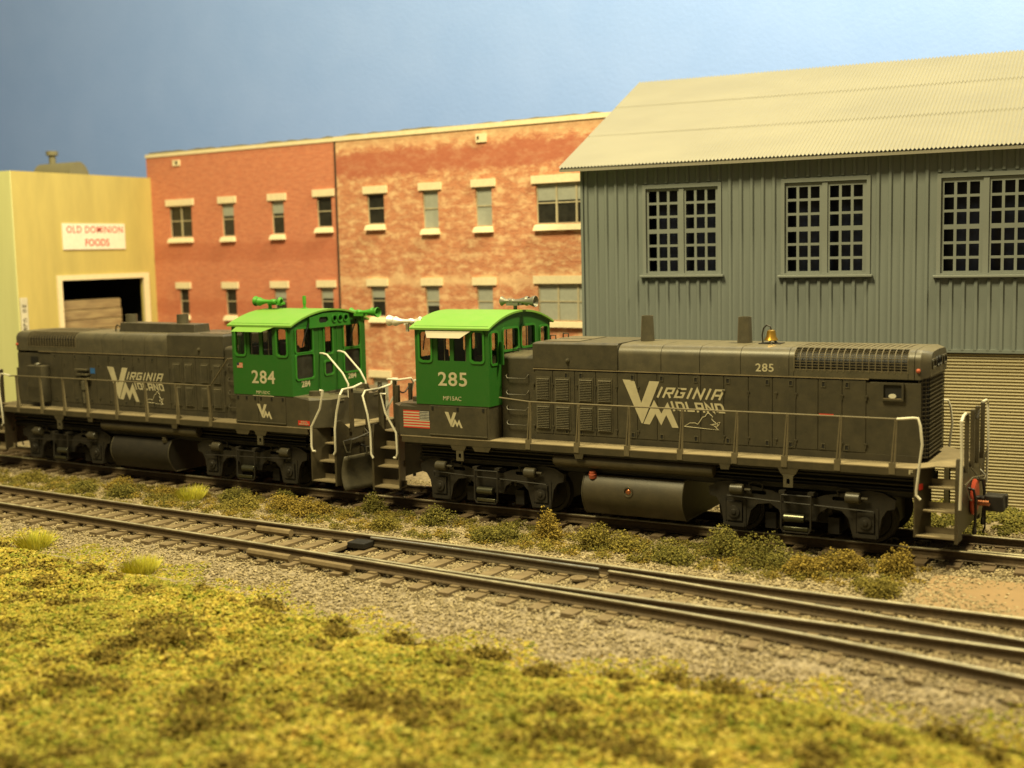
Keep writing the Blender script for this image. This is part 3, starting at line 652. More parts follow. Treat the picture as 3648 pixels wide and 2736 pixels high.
def textdecal(parent, t, x0, x1, z0, z1, y, mat='decal', off=.03, name='lettering', spacing=1.):
    m = MB(); text_on(m, t, x0, x1, z0, z1, lambda u, v, w: (u, y-.003-w, v), off, spacing); return m.build(name, mat, parent, sx=1)

def build_loco(name, label, loc, rz, sx, v):
    """template: cab at -x, visible side -y; sx=-1 puts the cab at +x"""
    global SX; SX = sx
    root = empty(name, loc, rz, label=label, cat='locomotive', group='grey and green switcher locomotives')
    NS = -1.513
    # ---- frame and deck
    m = MB(); m.box(-5.95, 6.05, -1.53, -1.44, 1.56, 1.715).box(-5.95, 6.05, 1.44, 1.53, 1.56, 1.715)
    for x, w in ((-4.35, .22), (-3.72, .26), (3.55, .22), (2.2, .12), (-1.2, .12)):
        m.prism([(x-w, 1.56), (x-w*.72, 1.44), (x+w*.72, 1.44), (x+w, 1.56)], 'y', -1.525, -1.47)
    frame = m.build('side_sill', 'sill', root)
    m = MB()
    pl = [(-6.88, -1.0), (-6.3, -1.12), (-5.98, -1.535), (6.05, -1.535), (6.38, -1.13), (6.86, -1.06), (6.86, 1.06), (6.38, 1.13), (6.05, 1.535), (-5.98, 1.535), (-6.3, 1.12), (-6.88, 1.0)]
    m.prism(pl, 'z', 1.700, 1.722); m.build('walkway', 'deck', root)
    m = MB()
    m.box(-5.9, 6.0, -.75, .75, .98, 1.69).box(-5.9, 6.0, -1.42, 1.42, 1.5, 1.695)
    for z in (1.18, 1.32, 1.42): m.tube([(-5.6, -1.18, z), (6.0, -1.18, z)], .03, 6)
    m.box(-5.7, 6.0, -1.14, -.76, 1.08, 1.24).box(-5.7, 6.0, .76, 1.1, 1.08, 1.24)
    m.build('underframe', 'under', root)
    for x, z in ((-4.32, 1.47), (3.55, 1.44)):
        l = MB(); panel(l, [(x-.10, z-.28), (x+.10, z-.28), (x+.10, z-.05), (x+.15, z), (x-.15, z), (x-.10, z-.05)], [rrect(x-.035, x+.035, z-.22, z-.10, .03)], .04, lambda u, v_, w: (u, -1.5+w, v_)); l.build('lifting_lug', 'grey_light', root)
    # ---- end platforms, pilots, steps
    for e in (-1, 1):
        nm = (v['steps'] and e == -1)
        xp = 6.86
        m = MB(); m.box(min(e*xp, e*(xp-.05)), max(e*xp, e*(xp-.05)), -1.02, 1.02, .42, 1.70); 
        for s in (-1, 1):
            ps = [(s*1.02, .30), (s*1.53, .30), (s*1.53, 1.55), (s*1.46, 1.93), (s*1.30, 1.93), (s*1.02, 1.72)]
            m.prism(ps, 'x', min(e*xp, e*(xp-.06)), max(e*xp, e*(xp-.06)))
        m.build('pilot', 'sill', root)
        for s in (-1, 1):
            st = MB()
            y0 = s*1.53
            for (z, yo, dep) in ((.41, 1.53, .34), (.89, 1.38, .30), (1.33, 1.24, .26)):
                xa = 6.08+(.0 if z < .5 else .1 if z < 1 else .18)
                a, b = sorted((s*yo, s*(yo-dep))); st.box(*sorted((e*xa, e*6.80)), a, b, z-.03, z)
                c0, c1 = sorted((s*(yo-dep), s*(yo-dep-.015))); st.box(*sorted((e*xa, e*6.80)), c0, c1, z, z+.12)
            ob = st.build('step', 'deck', root)
            # inner diagonal side plate of the stepwell
            b0 = [(e*6.04, s*1.535), (e*6.07, s*1.535), (e*6.27, s*1.0), (e*6.24, s*1.0)]
            if e == -1 and v['steps']: pass
            q = MB(); q.hexa([(*p, .37) for p in b0], [(*p, 1.70) for p in b0]); q.build('step_side_plate', 'sill', root)
        # white stepwell grab irons
        for s in (-1, 1):
            Y = s*1.55
            if e == 1:
                g = MB(); g.tube([(5.70, Y*.97, 2.665), (6.0, Y*.97, 2.70), (6.10, Y*.98, 2.70), (6.15, Y, 2.56), (6.19, Y, 2.2), (6.15, Y, 1.86), (6.09, Y, 1.30), (6.09, Y, 1.20), (6.17, Y, 1.12)], .026, 8); g.build('grab_iron', 'white', root)
                g = MB(); g.tube([(6.88, Y*.62, 2.76), (6.90, Y*.86, 2.76), (6.90, Y, 2.68), (6.92, Y, 2.0), (6.90, Y, .98)], .028, 8); g.build('grab_iron', 'white', root)
            else:
                g = MB(); g.tube([(-6.38, Y*.93, 2.55), (-6.40, Y*.97, 2.70), (-6.52, Y, 2.70), (-6.40, Y, 2.24), (-6.10, Y, 1.77), (-6.08, Y, 1.27), (-6.12, Y, 1.15), (-6.2, Y*.99, 1.15)], .028, 8); g.build('grab_iron', 'white', root)
                g = MB(); g.tube([(-6.95, Y*.35, 2.80), (-7.0, Y*.62, 2.74), (-7.06, Y*.93, 2.74), (-7.06, Y, 2.62), (-6.93, Y, 2.17), (-6.86, Y, 1.75), (-6.86, Y, 1.2), (-6.80, Y, 1.1)], .028, 8); g.build('grab_iron', 'white', root)
        # end rail posts
        for yy in ((-.92, -.28, .28, .92)):
            MB().prism([(e*6.9-.04, yy-.05), (e*6.9+.04, yy-.05), (e*6.9+.04, yy+.05), (e*6.9-.04, yy+.05)], 'z', 1.6, 2.76).build('end_post', 'sill', root, .01)
        ch = MB(); pts = [(e*6.93, .28-.56*t, 2.70-.16*math.sin(math.pi*t)) for t in [i/18 for i in range(19)]]
        for i in range(18):
            a, b = Vector(pts[i]), Vector(pts[i+1]); ch.tube([a-(b-a)*.25, b+(b-a)*.25], .020 if i % 2 else .013, 5)
        ch.build('chain', 'truck', root)
        # coupler
        c = MB(); c.box(*sorted((e*6.9, e*7.18)), -.10, .10, .80, .98)
        c.hexa([(e*7.12, -.20, .72), (e*7.50, -.22, .72), (e*7.50, .16, .72), (e*7.12, .2, .72)], [(e*7.12, -.18, 1.04), (e*7.48, -.2, 1.04), (e*7.48, .14, 1.04), (e*7.12, .18, 1.04)])
        c.box(*sorted((e*7.30, e*7.52)), .08, .26, .74, 1.02); cp = c.build('coupler', 'under', root, .03)
        if e == 1:
            sp = MB(); sp.tube([(e*(6.98+.26*t), -.30+.05*math.cos(t*2*math.pi*9), .90+.05*math.sin(t*2*math.pi*9)) for t in [i/90 for i in range(91)]], .011, 5); sp.build('spring', 'copper', cp)
            MB().lathe((e*6.885, 0, .95), (e, 0, 0), [(0, .36), (.03, .37), (.07, .33), (.075, .2)], 18).build('coupler_pocket', 'redp', root)
        MB().tube([(e*7.14, -.14, .72), (e*7.14, -.14, .38), (e*7.10, -.14, .26)], .022, 6).build('trip_pin', 'under', cp)
        for s in (-1, 1):
            hs = MB(); hs.tube([(e*6.88, s*.55, 1.22), (e*6.98, s*.55, 1.20), (e*7.02, s*.53, 1.0), (e*7.02, s*.50, .7), (e*7.0, s*.5, .42)], .03, 7); hs.lathe((e*7.0, s*.5, .30), (0, 0, 1), [(0, .045), (.1, .045), (.14, .03)], 8); hs.build('air_hose', 'under', root)
        lv = MB(); lv.tube([(e*6.95, -1.35, 1.42), (e*6.97, -.6, 1.45), (e*7.10, -.1, 1.42), (e*7.12, 0, 1.18)], .016, 6); lv.tube([(e*6.95, -1.35, 1.42), (e*7.05, -1.35, 1.15), (e*7.05, -1.2, 1.12)], .016, 6); lv.build('uncoupling_lever', 'grey_light', root)
        lv = MB(); lv.tube([(e*6.9, -.42, 1.62), (e*7.06, -.35, 1.40), (e*7.12, -.2, 1.36), (e*7.12, 0, 1.40), (e*7.0, .1, 1.5)], .018, 6); lv.tube([(e*6.95, .2, 1.2), (e*7.03, .22, 1.55), (e*7.08, .25, 1.86)], .016, 6); lv.build('cut_bar', 'grey_light', root)
    # ---- snow plow at the cab end of the far engine
    if v['plow']:
        m = MB(); n = 8; vs = []
        for i in range(n+1):
            t = i/n; z = 1.02-.84*t; bow = .12*math.sin(math.pi*t*.9)-.02
            for yy, fx in ((-1.42, .12), (-1.2, .2), (0, .52), (1.2, .2), (1.42, .12)):
                vs.append((-(6.92+fx*(.4+.6*t)-bow), yy*(1-.05*(1-t)), z))
        m.add(vs, [(i*5+j, i*5+j+1, (i+1)*5+j+1, (i+1)*5+j) for i in range(n) for j in range(4)], True)
        pw_ = m.build('snow_plow', 'grey_light', root); so = pw_.modifiers.new('s', 'SOLIDIFY'); so.thickness = .04
        for yy in (-.42, -.30, -.18): MB().box(-7.42, -7.30, yy-.02, yy+.02, .3, .95).build('plow_rib', 'sill', pw_, .01)
        g = MB(); g.tube([(-7.1, -.62, 1.0), (-7.1, -.62, 1.18), (-7.12, -.22, 1.18), (-7.12, -.22, 1.0)], .02, 6); g.tube([(-6.95, -1.1, 1.1), (-7.02, -1.1, 1.42), (-7.02, -.35, 1.52)], .02, 6); g.build('plow_grab', 'grey_light', pw_)
    # ---- cabinets under the cab
    zb = 2.50
    m = MB(); m.prism([(-3.50, -1.50), (-6.02, -1.50), (-6.42, -1.12), (-6.42, -.36), (-5.60, -.36), (-5.60, .36), (-6.42, .36), (-6.42, 1.12), (-6.02, 1.50), (-3.50, 1.50)], 'z', 1.722, 2.42)
    m.prism([(-3.50, -1.50), (-5.5, -1.5), (-5.5, 1.5), (-3.5, 1.5)], 'z', 2.419, zb)
    for s in (-1, 1):
        a = s; m.add([(-5.5, a*1.5, 2.418), (-6.02, a*1.5, 2.418), (-6.42, a*1.12, 2.418), (-6.42, a*.36, 2.418), (-5.5, a*.36, 2.418), (-5.5, a*1.5, zb), (-5.95, a*1.46, zb-.005), (-6.25, a*1.02, zb-.04), (-6.25, a*.40, zb-.04), (-5.5, a*.40, zb)], [(0, 1, 6, 5), (1, 2, 7, 6), (2, 3, 8, 7), (3, 4, 9, 8), (5, 6, 7, 8, 9)])
    box = m.build('battery_box', 'grey', root)
    for x0, x1 in v['boxdoors']:
        MB().box(x0, x1, -1.515, -1.49, 1.80, 2.47).build('access_door', 'grey', box, .006)
        MB().box(x0, x1, -1.54, -1.50, 1.775, 1.80).build('door_ledge', 'grey_light', box)
        for hx in (x0+.09, (x0+x1)/2, x1-.09): MB().box(hx-.025, hx+.025, -1.53, -1.51, 2.37, 2.45).build('latch', 'black', box)
    for s in (-1, 1): MB().cyl((-5.78, s*.98, 2.48), (-5.78, s*.98, 2.60), .16, .155, 16).build('filler_cap', 'sill', box)
    for s in (-1, 1):
        MB().tube([(-6.0, s*.55-.12, 2.50), (-6.0, s*.55-.12, 2.56), (-6.0, s*.55+.12, 2.56), (-6.0, s*.55+.12, 2.50)], .014, 5).build('hatch_handle', 'grey_light', box)
        MB().box(-6.45, -6.42, s*.75-.13, s*.75+.13, 2.34, 2.37).build('hinge', 'grey_light', box)
    # ---- cab
    cabw = MB(); win = [(-5.36, -5.05), (-4.87, -4.53), (-4.42, -4.08), (-3.93, -3.62)]; hol = [rrect(a, b, 3.54, 4.22, .07 if i in (0, 3) else .012) for i, (a, b) in enumerate(win)]
    for s in (-1, 1): panel(cabw, rect(-5.50, -3.474, zb, 4.36), hol, .05, lambda u, v_, w, s=s: (u, s*(1.488)+w, v_))
    def arc_outline(y0, y1, zl, lo=None):
        o = [(y0, zl), (y1, zl)]; n = 14
        o += [(y1+(y0-y1)*i/n, arcz(y1+(y0-y1)*i/n)-.03) for i in range(n+1)]; return o
    ewin = [(-1.34, -.70, 3.60, 4.20, .06), (-1.34, -.68, 2.92, 3.54, .06), (-.22, .10, 3.50, 4.22, .04), (-.22, .10, 2.95, 3.28, .05), (.58, 1.26, 3.60, 4.20, .06), (.58, 1.26, 2.94, 3.54, .06)]
    panel(cabw, arc_outline(-1.463, 1.463, zb), [rrect(*w[:4], w[4]) for w in ewin], .05, lambda u, v_, w: (-5.475+w, u, v_))
    fwin = [(-1.40, -1.10, 3.48, 4.20, .06), (-.84, -.14, 3.76, 4.25, .07), (.04, .70, 3.78, 4.27, .07), (.98, 1.36, 3.50, 4.20, .06)]
    n = 14; fo = [(-1.463, zb), (-.93, zb), (-.93, 3.62), (-.75, 3.69), (.75, 3.69), (.93, 3.62), (.93, zb), (1.463, zb)]+[(1.463-2.926*i/n, arcz(1.463-2.926*i/n)-.03) for i in range(n+1)]
    panel(cabw, fo, [rrect(*w[:4], w[4]) for w in fwin], .05, lambda u, v_, w: (-3.499+w, u, v_))
    cab = cabw.build('cab', 'green', root)
    MB().box(-5.44, -3.53, -1.45, 1.45, zb, zb+.05).build('cab_floor', 'seat', cab)
    m = MB(); ys = [-1.60+3.2*i/20 for i in range(21)]
    pr = [(y, arcz(y, 1.60, 4.315, 4.665)) for y in ys]+[(y, arcz(y, 1.60, 4.315, 4.665)-.045) for y in ys[::-1]]
    m.prism(pr, 'x', -5.60, -3.40); rfo = m.build('cab_roof', 'roofgreen', cab, smooth_all=True)
    for i, (a, b) in enumerate(win):
        for s in (-1, 1):
            g = MB(); g.box(a-.01, b+.01, s*1.488-.004, s*1.488+.004, 3.53, 4.23); w = g.build('window', 'glass', cab)
            if i in (0, 3):
                q = MB(); panel(q, rrect(a-.05, b+.05, 3.49, 4.27, .10), [rrect(a+.004, b-.004, 3.544, 4.216, .066)], .03, lambda u, v_, w_, s=s: (u, s*1.520+w_, v_)); q.build('window_frame', 'gasket', cab)
            else:
                q = MB(); q.box((a+b)/2-.012, (a+b)/2+.012, s*1.46-.01, s*1.46+.01, 3.54, 4.22) if i == 1 else q.box(b-.05, b-.025, s*1.46-.01, s*1.46+.01, 3.54, 4.22); q.build('sash_bar', 'hornmetal', cab)
    for (wn, X, s) in ((ewin, -5.475, -1), (fwin, -3.499, 1)):
        for y0, y1, z0, z1, r in wn:
            mat = 'pane_dark' if (X < -5 and z1 < 3.6) else 'glass'
            MB().box(X-.004, X+.004, y0-.01, y1+.01, z0-.01, z1+.01).build('window', mat, cab)
            q = MB(); panel(q, rrect(y0-.045, y1+.045, z0-.045, z1+.045, r+.04), [rrect(y0+.004, y1-.004, z0+.004, z1-.004, r)], .03, lambda u, v_, w_, X=X, s=s: (X+s*.034+w_, u, v_)); q.build('window_frame', 'gasket', cab)
    # interior: seats, control stand, bulkhead
    m = MB(); m.box(-5.1, -4.7, -1.2, -.75, 2.55, 3.25).box(-5.14, -5.02, -1.2, -.75, 3.2, 3.75); m.build('seat', 'seat', cab, .04)
    m = MB(); m.box(-4.2, -3.85, -.95, -.5, 2.55, 3.62).box(-4.35, -3.9, .3, .9, 2.55, 3.2); m.build('control_stand', 'hornmetal', cab, .04)
    m = MB(); m.box(-5.0, -4.6, .8, 1.2, 2.55, 3.25).box(-4.68, -4.58, .8, 1.2, 3.2, 3.72); m.build('seat', 'seat', cab, .04)
    # door seams and wipers, number boards on end
    for yy in (-.42, .30): MB().box(-5.512, -5.498, yy-.008, yy+.008, 2.52, 4.25).build('door_seam', 'gasket', cab)
    for yy in (-1.0, .95): MB().tube([(-5.54, yy+.15, 4.33), (-5.55, yy-.02, 4.05), (-5.53, yy-.12, 3.75)], .016, 5).build('wiper', 'black', cab)
    m = MB(); bo = [(-.86, 4.20), (.76, 4.20), (.80, 4.28), (.74, 4.50), (.3, 4.56), (-.3, 4.56), (-.84, 4.47)]
    panel(m, bo, [rrect(-.47, -.10, 4.315, 4.465, .07)]+[[(cx+.085*math.cos(R_(a)), 4.40+.085*math.sin(R_(a))) for a in range(0, 360, 30)] for cx in (.14, .37, .60)], .07, lambda u, v_, w: (-5.535+w, u, v_)); m.build('number_board', 'gasket', cab)
    MB().box(-5.53, -5.51, -.8, .72, 4.25, 4.52).build('board_backing', 'black', cab)
    for cx in (.14, .37, .60): q = MB(); panel(q, [(cx+.105*math.cos(R_(a)), 4.40+.105*math.sin(R_(a))) for a in range(0, 360, 24)], [[(cx+.08*math.cos(R_(a)), 4.40+.08*math.sin(R_(a))) for a in range(0, 360, 24)]], .04, lambda u, v_, w: (-5.58+w, u, v_)); q.build('headlight_rim', 'gasket', cab)
    # mirror wing on the hood side
    MB().hexa([(-3.46, -1.05, 3.45), (-3.32, -1.12, 3.45), (-3.30, -1.10, 3.45), (-3.44, -1.03, 3.45)], [(-3.46, -1.05, 3.98), (-3.32, -1.12, 3.98), (-3.30, -1.10, 3.98), (-3.44, -1.03, 3.98)]).build('wind_wing', 'green', cab)
    # ---- visor
    vx0, vx1, bx0, bx1, vz, vy, vm = v['visor']
    MB().hexa([(bx0, -1.53-vy, vz), (bx1, -1.53-vy, vz), (bx1, -1.515-vy, vz), (bx0, -1.515-vy, vz)], [(vx0, -1.535, 4.31), (vx1, -1.535, 4.31), (vx1, -1.515, 4.31), (vx0, -1.515, 4.31)]).box(vx0-.02, vx1+.02, -1.55, -1.51, 4.29, 4.33).build('sun_visor', vm, cab)
    # ---- horns
    for (p, d, mt) in v['horns']:
        m = MB(); p = Vector(p); d = Vector(d); s = Vector((-d.y, d.x, 0))
        horn(m, p, d, .62, .14); horn(m, p+s*.24-d*.20, d, .50, .11); m.box(p.x-.16, p.x+.16, p.y-.05, p.y+.30, p.z-.10, p.z-.03)
        horn(m, p+s*.12+d*(-.1), -d, .30, .07); m.cyl(p+s*.12+Vector((0, 0, -.25)), p+s*.12+Vector((0, 0, -.05)), .045, .05, 8)
        m.build('horn', mt, root, sx=1)
    if v['antenna']: MB().lathe((-4.69, 0, 4.64), (0, 0, 1), [(0, .09), (.04, .08), (.05, .035), (.14, .04), (.15, .05), (.30, .05), (.36, .045)], 10).build('antenna', 'greenlt', cab)
    # ---- hood
    def prof(hw, z0, zc, zt, r=.0, n=6):
        o = [(-hw, z0), (-hw, zc)]
        for i in range(1, n+1):
            a = R_(90*i/n); o.append((-hw+(.26)*(1-math.cos(a)), zc+(zt-.015-zc)*math.sin(a)))
        o += [(0, zt)]
        return o+[(-p[0], p[1]) for p in o[:-1]][::-1]
    m = MB(); m.prism(prof(.93, 1.722, 3.58, 3.69), 'x', -3.474, -2.60)
    m.prism(prof(.935, 1.722, 3.30, 3.34), 'x', -2.605, 6.03); 
    m.box(-2.60, 6.03, -.945, .945, 1.722, 1.86)
    hood = m.build('hood', 'grey', root)
    MB().box(-2.62, 5.02, -.968, .968, 3.355, 3.378).build('drip_ledge', 'deck', hood)  # pale colour paints in the edge highlight and dust above the doors
    MB().box(-2.62, -.48, -.975, .975, 3.385, 3.945).hexa([(-2.62, -.975, 3.945), (-.48, -.975, 3.945), (-.48, .975, 3.945), (-2.62, .975, 3.945)], [(-2.55, -.9, 3.985), (-.48, -.9, 3.985), (-.48, .9, 3.985), (-2.55, .9, 3.985)]).build('filter_box', 'grey', hood, .012)
    MB().box(-2.45, -1.55, -.75, -.05, 3.985, 4.0).box(-2.45, -1.55, .05, .75, 3.985, 4.0).build('hatch', 'grey_light', hood)
    for yy in (-.3, .35): MB().tube([(-2.5, yy, 3.97), (-2.5, yy, 4.09), (-2.36, yy, 4.09), (-2.36, yy, 3.97)], .018, 6).build('lift_ring', 'sill', hood)
    MB().lathe((-1.72, -.975, 3.58), (0, -1, 0), [(0, .05), (.03, .05), (.035, .025), (.07, .03), (.075, .0)], 10).build('drain_plug', 'grey_light', hood)
    seams = v['seams']
    for i in range(len(seams)-1):
        m = MB(); m.prism(prof(.958, 3.38, 3.74, 3.975), 'x', seams[i]+.006, seams[i+1]-.006); m.build('roof_section', 'grey_light', hood, smooth_all=True)
    MB().prism(prof(.945, 3.36, 3.72, 3.955), 'x', -.48, 3.42).build('roof_liner', 'black', hood)
    # radiator roof section with open grilles
    gx0, gx1 = v['grille']
    m = MB(); m.prism(prof(.90, 3.36, 3.66, 3.88), 'x', gx0+.02, gx1-.02); m.build('radiator_core', 'black', hood)
    pf = prof(.958, 3.38, 3.74, 3.975, n=8)
    m = MB(); m.prism(pf, 'x', seams[-1]+.006, gx0); m.prism(pf, 'x', gx1, 5.90)
    for s in (-1, 1): m.box(gx0-.01, gx1+.01, *sorted((s*.9, s*.958)), 3.38, 3.52)
    o = m.build('radiator_housing', 'grey_light', hood, smooth_all=True)
    m = MB(); full = [p for p in pf if p[1] > 3.5]; full = [(-.958, 3.50)]+full+[(.958, 3.50)]
    nb = 18
    for i in range(nb+1):
        x = gx0+(gx1-gx0)*i/nb; m.tube([(x, p[0], p[1]-.008) for p in full], .011, 4)
    cz = [(-.958, 3.535), (-.958, 3.59), (-.958, 3.645), (-.958, 3.70)]+[pf[k] for k in (2, 3, 4, 5, 6)]
    for (y, z) in cz:
        for s in (1, -1): m.tube([(gx0, s*y, z-.004), (gx1, s*y, z-.004)], .0085, 4)
    m.build('radiator_grille', 'rail_paint', hood)
    m = MB(); m.box(gx0, gx1, -.70, .70, 3.93, 3.958); m.build('fan_cover', 'grey_light', hood)
    # nose cap
    m = MB(); n0 = prof(.958, 3.38, 3.74, 3.975); n1 = prof(.80, 3.44, 3.70, 3.93)
    k = len(n0); vs = [(5.912, y, z) for y, z in n0]+[(6.02, y, z) for y, z in n0]+[(6.19, y*1.0, z) for y, z in n1]
    m.add(vs, [(j*k+i, j*k+(i+1) % k, (j+1)*k+(i+1) % k, (j+1)*k+i) for j in range(2) for i in range(k)]+[tuple(range(k))[::-1], tuple(range(2*k, 3*k))])
    nose = m.build('nose_cap', 'grey_light', hood, smooth_all=True)
    for yy in (-.22, 0.02): MB().lathe((6.18, yy, 3.69), (1, 0, 0), [(0, .11), (.04, .11), (.045, .085), (.01, .08)], 14).build('headlight', 'black', hood)
    for s in (-1, 1): q = MB(); panel(q, rrect(s*.56-.17, s*.56+.17, 3.57, 3.78, .05), [rrect(s*.56-.13, s*.56+.13, 3.61, 3.74, .03)], .03, lambda u, v_, w: (6.20+w, u, v_)); q.build('number_box', 'grey', hood)
    MB().lathe((5.98, -.958, 3.56), (0, -1, 0), [(0, .045), (.04, .04), (.06, .0)], 10).build('marker_lamp', 'orange', hood)
    # end radiator shutter box
    m = MB(); m.prism([(5.98, -.90), (6.13, -.72), (6.13, .72), (5.98, .90)], 'z', 1.80, 3.40); m.build('radiator_core', 'black', hood)
    m = MB(); path = [(5.985, -.93), (6.15, -.74), (6.15, .74), (5.985, .93)]
    for i in range(20):
        z = 1.83+i*.083; m.tube([(x, y, z) for x, y in path], .013, 4)
    for (a, b), nn in (((path[0], path[1]), 3), ((path[1], path[2]), 15), ((path[2], path[3]), 3)):
        for i in range(nn+1):
            t = i/nn; x = a[0]+(b[0]-a[0])*t; y = a[1]+(b[1]-a[1])*t; m.tube([(x+.004, y, 1.80), (x+.004, y, 3.42)], .009, 4)
    m.build('end_grille', 'grey', hood)
    # doors
    ds = v['doors']
    for i in range(len(ds)-1):
        a, b = ds[i], ds[i+1]
        for s in (-1, 1):
            o = MB().box(a+.007, b-.007, *sorted((s*.935, s*.952)), 1.88, 3.33).build('access_door', 'grey', hood, .004)
    for x in v['hinges']:
        for z in (3.02, 2.05): MB().box(x-.035, x+.035, -.972, -.95, z-.014, z+.014).box(x-.012, x+.012, -.968, -.95, z-.09, z).build('hinge', 'grey', hood)
    for x in v['latches']:
        for z in (3.235, 1.955):
            q = MB(); panel(q, rect(x-.045, x+.045, z-.06, z+.06), [rect(x-.03, x+.03, z-.045, z+.045)], .016, lambda u, v_, w: (u, -.958+w, v_)); q.build('latch', 'grey_light', hood); MB().box(x-.028, x+.028, -.9545, -.95, z-.043, z+.043).build('latch_pocket', 'black', hood)
    for (a, b) in v['louvers']:
        louver(hood, a, b, 2.67, 3.16, -.952); louver(hood, a, b, 2.01, 2.52, -.952)
    # class light recess near the front
    if v['lightbox']:
        q = MB(); panel(q, rrect(5.28, 5.71, 2.95, 3.31, .02), [rrect(5.32, 5.67, 2.99, 3.27, .015)], .05, lambda u, v_, w: (u, -.97+w, v_)); q.build('light_frame', 'grey', hood); MB().box(5.3, 5.69, -.955, -.945, 2.97, 3.29).build('light_recess', 'black', hood)
        MB().prism([(5.49+.075*math.cos(R_(a)), 3.045+.045*math.sin(R_(a))) for a in range(0, 360, 24)], 'y', -.985, -.955).build('class_light', 'white', hood); MB().box(5.32, 5.67, -1.0, -.955, 2.985, 3.0).build('light_shelf', 'deck', hood)  # shelf takes the pale deck colour to paint in its lit look
    else:
        MB().box(5.09, 5.40, -.958, -.945, 3.0, 3.2).build('light_recess', 'black', hood)
        MB().box(4.55, 5.22, -1.27, -.95, 1.86, 2.96).build('sand_box', 'grey', root, .02); MB().lathe((4.95, -1.08, 2.96), (.3, 0, 1), [(0, .12), (.05, .11), (.08, 0)], 12).build('sand_filler_cap', 'grey_light', root)
        m = MB(); m.box(2.80, 3.30, -1.10, -.96, 2.86, 2.90).box(2.75, 3.18, -1.14, -.96, 2.72, 2.77).box(2.70, 3.10, -1.1, -.96, 2.62, 2.66); m.build('step_bracket', 'grey_light', root)
        m = MB(); m.tube([(2.95, -1.05, 2.62), (2.95, -1.08, 2.3), (2.92, -1.08, 1.9)], .045, 8); m.cyl((2.93, -1.08, 2.55), (2.93, -1.08, 2.3), .075, .075, 10); m.build('drain_pipe', 'grey_light', root)
        MB().box(3.08, 3.14, -1.0, -.95, 1.9, 2.75).build('pipe_shadow_gap', 'black', root)
    # grab rungs beside the cab
    for z in (3.16, 2.78, 2.42, 2.07): MB().tube([(-3.32, -.93, z+.06), (-3.32, -1.0, z+.02), (-3.28, -1.01, z-.03), (-2.80, -1.01, z-.03), (-2.76, -1.0, z+.02), (-2.76, -.93, z+.06)], .013, 6).build('grab_rung', 'grey_light', hood)
    for yy in (-.5, -.25): MB().tube([(-3.4, yy, 3.68), (-3.4, yy, 3.76), (-2.66, yy, 3.76), (-2.66, yy, 3.68)], .014, 5).build('roof_rail', 'black', hood)
    # ---- exhaust stacks / top box
    for x, z1, r0, r1 in v['stacks']:
        m = MB(); m.lathe((x, .0, 3.96), (0, 0, 1), [(0, r0), (z1-3.96, r1), (z1-3.96, r1-.02), (z1-4.05, r1-.03)], 18); m.build('exhaust_stack', 'grey_light', root)
    if v['topbox']:
        a, b = v['topbox']; m = MB(); m.hexa([(a, -.36, 3.92), (b, -.36, 3.92), (b, .25, 3.92), (a, .25, 3.92)], [(a+.03, -.33, 4.21), (b-.03, -.33, 4.23), (b-.03, .25, 4.23), (a+.03, .25, 4.21)]); m.build('spark_arrestor', 'grey', root, .015)
        MB().tube([(b+.02, -.28, 4.1), (b+.16, -.28, 4.16), (b+.22, -.28, 4.1), (b+.24, -.28, 3.9)], .022, 6).tube([(b+.05, -.1, 4.1), (b+.2, -.1, 4.14), (b+.26, -.1, 3.92)], .022, 6).build('pipe', 'sill', root)
    if v['bell']:
        m = MB(); m.lathe((2.74, -.1, 4.27), (0, 0, -1), [(0, .05), (.02, .085), (.04, .09), (.14, .105), (.2, .14), (.225, .15), (.215, .12), (.1, .08)], 18); be = m.build('bell', 'brass', root)
        m = MB(); m.tube([(2.56, -.1, 3.97), (2.54, -.1, 4.15), (2.57, -.1, 4.30), (2.64, -.1, 4.37), (2.72, -.1, 4.34), (2.74, -.1, 4.27)], .018, 6); m.tube([(2.74, -.22, 4.05), (2.80, -.26, 3.96)], .02, 5); m.tube([(2.74, .02, 4.05), (2.86, .05, 3.96)], .02, 5); m.box(2.5, 2.98, -.24, .1, 3.965, 3.99); m.build('bell_bracket', 'truck', be)
    # ---- handrails
    for s in (-1, 1):
        y = s*1.5; r_ = MB(); zt = 2.665
        pts = [(v['rail_start'], y*(.97), zt+.06)]+[(p, y, zt) for p in v['posts']]+[(5.75, y, zt-.02)]
        if v['bend']: pts = [(-3.57, y*.99, 3.44), (-3.27, y, 3.40), (-2.62, y, 2.68)]+[(p, y, zt) for p in v['posts']]+[(5.75, y, zt-.02)]
        r_.tube(pts, .018, 8); r_.build('handrail', 'rail_paint', root)
        for p in v['posts']:
            q = MB()
            for dx in (-.032, .032): q.hexa([(p+dx-.06-.017, y-.03, 1.56), (p+dx-.06+.017, y-.03, 1.56), (p+dx-.06+.017, y+.03, 1.56), (p+dx-.06-.017, y+.03, 1.56)], [(p+dx*.5-.014, y-.016, 2.62), (p+dx*.5+.014, y-.016, 2.62), (p+dx*.5+.014, y+.016, 2.62), (p+dx*.5-.014, y+.016, 2.62)])
            q.box(p-.12, p-.0, y-.045, y+.04, 1.58, 1.80).box(p-.03, p+.03, y-.02, y+.02, 2.60, 2.67); q.build('handrail_post', 'rail_paint', root)
    # ---- tanks
    fx0, fx1 = v['fuel']
    pr = [(-(1.06+.36*math.sin(math.pi*(.06+.80*t))**.75), .17+.89*t) for t in [i/16 for i in range(17)]]; pr = pr+[(-a, b) for a, b in pr[::-1]]
    m = MB(); m.prism(pr, 'x', fx0, fx1, False); ft = m.build('fuel_tank', v['tankmat'], root, smooth_all=True)
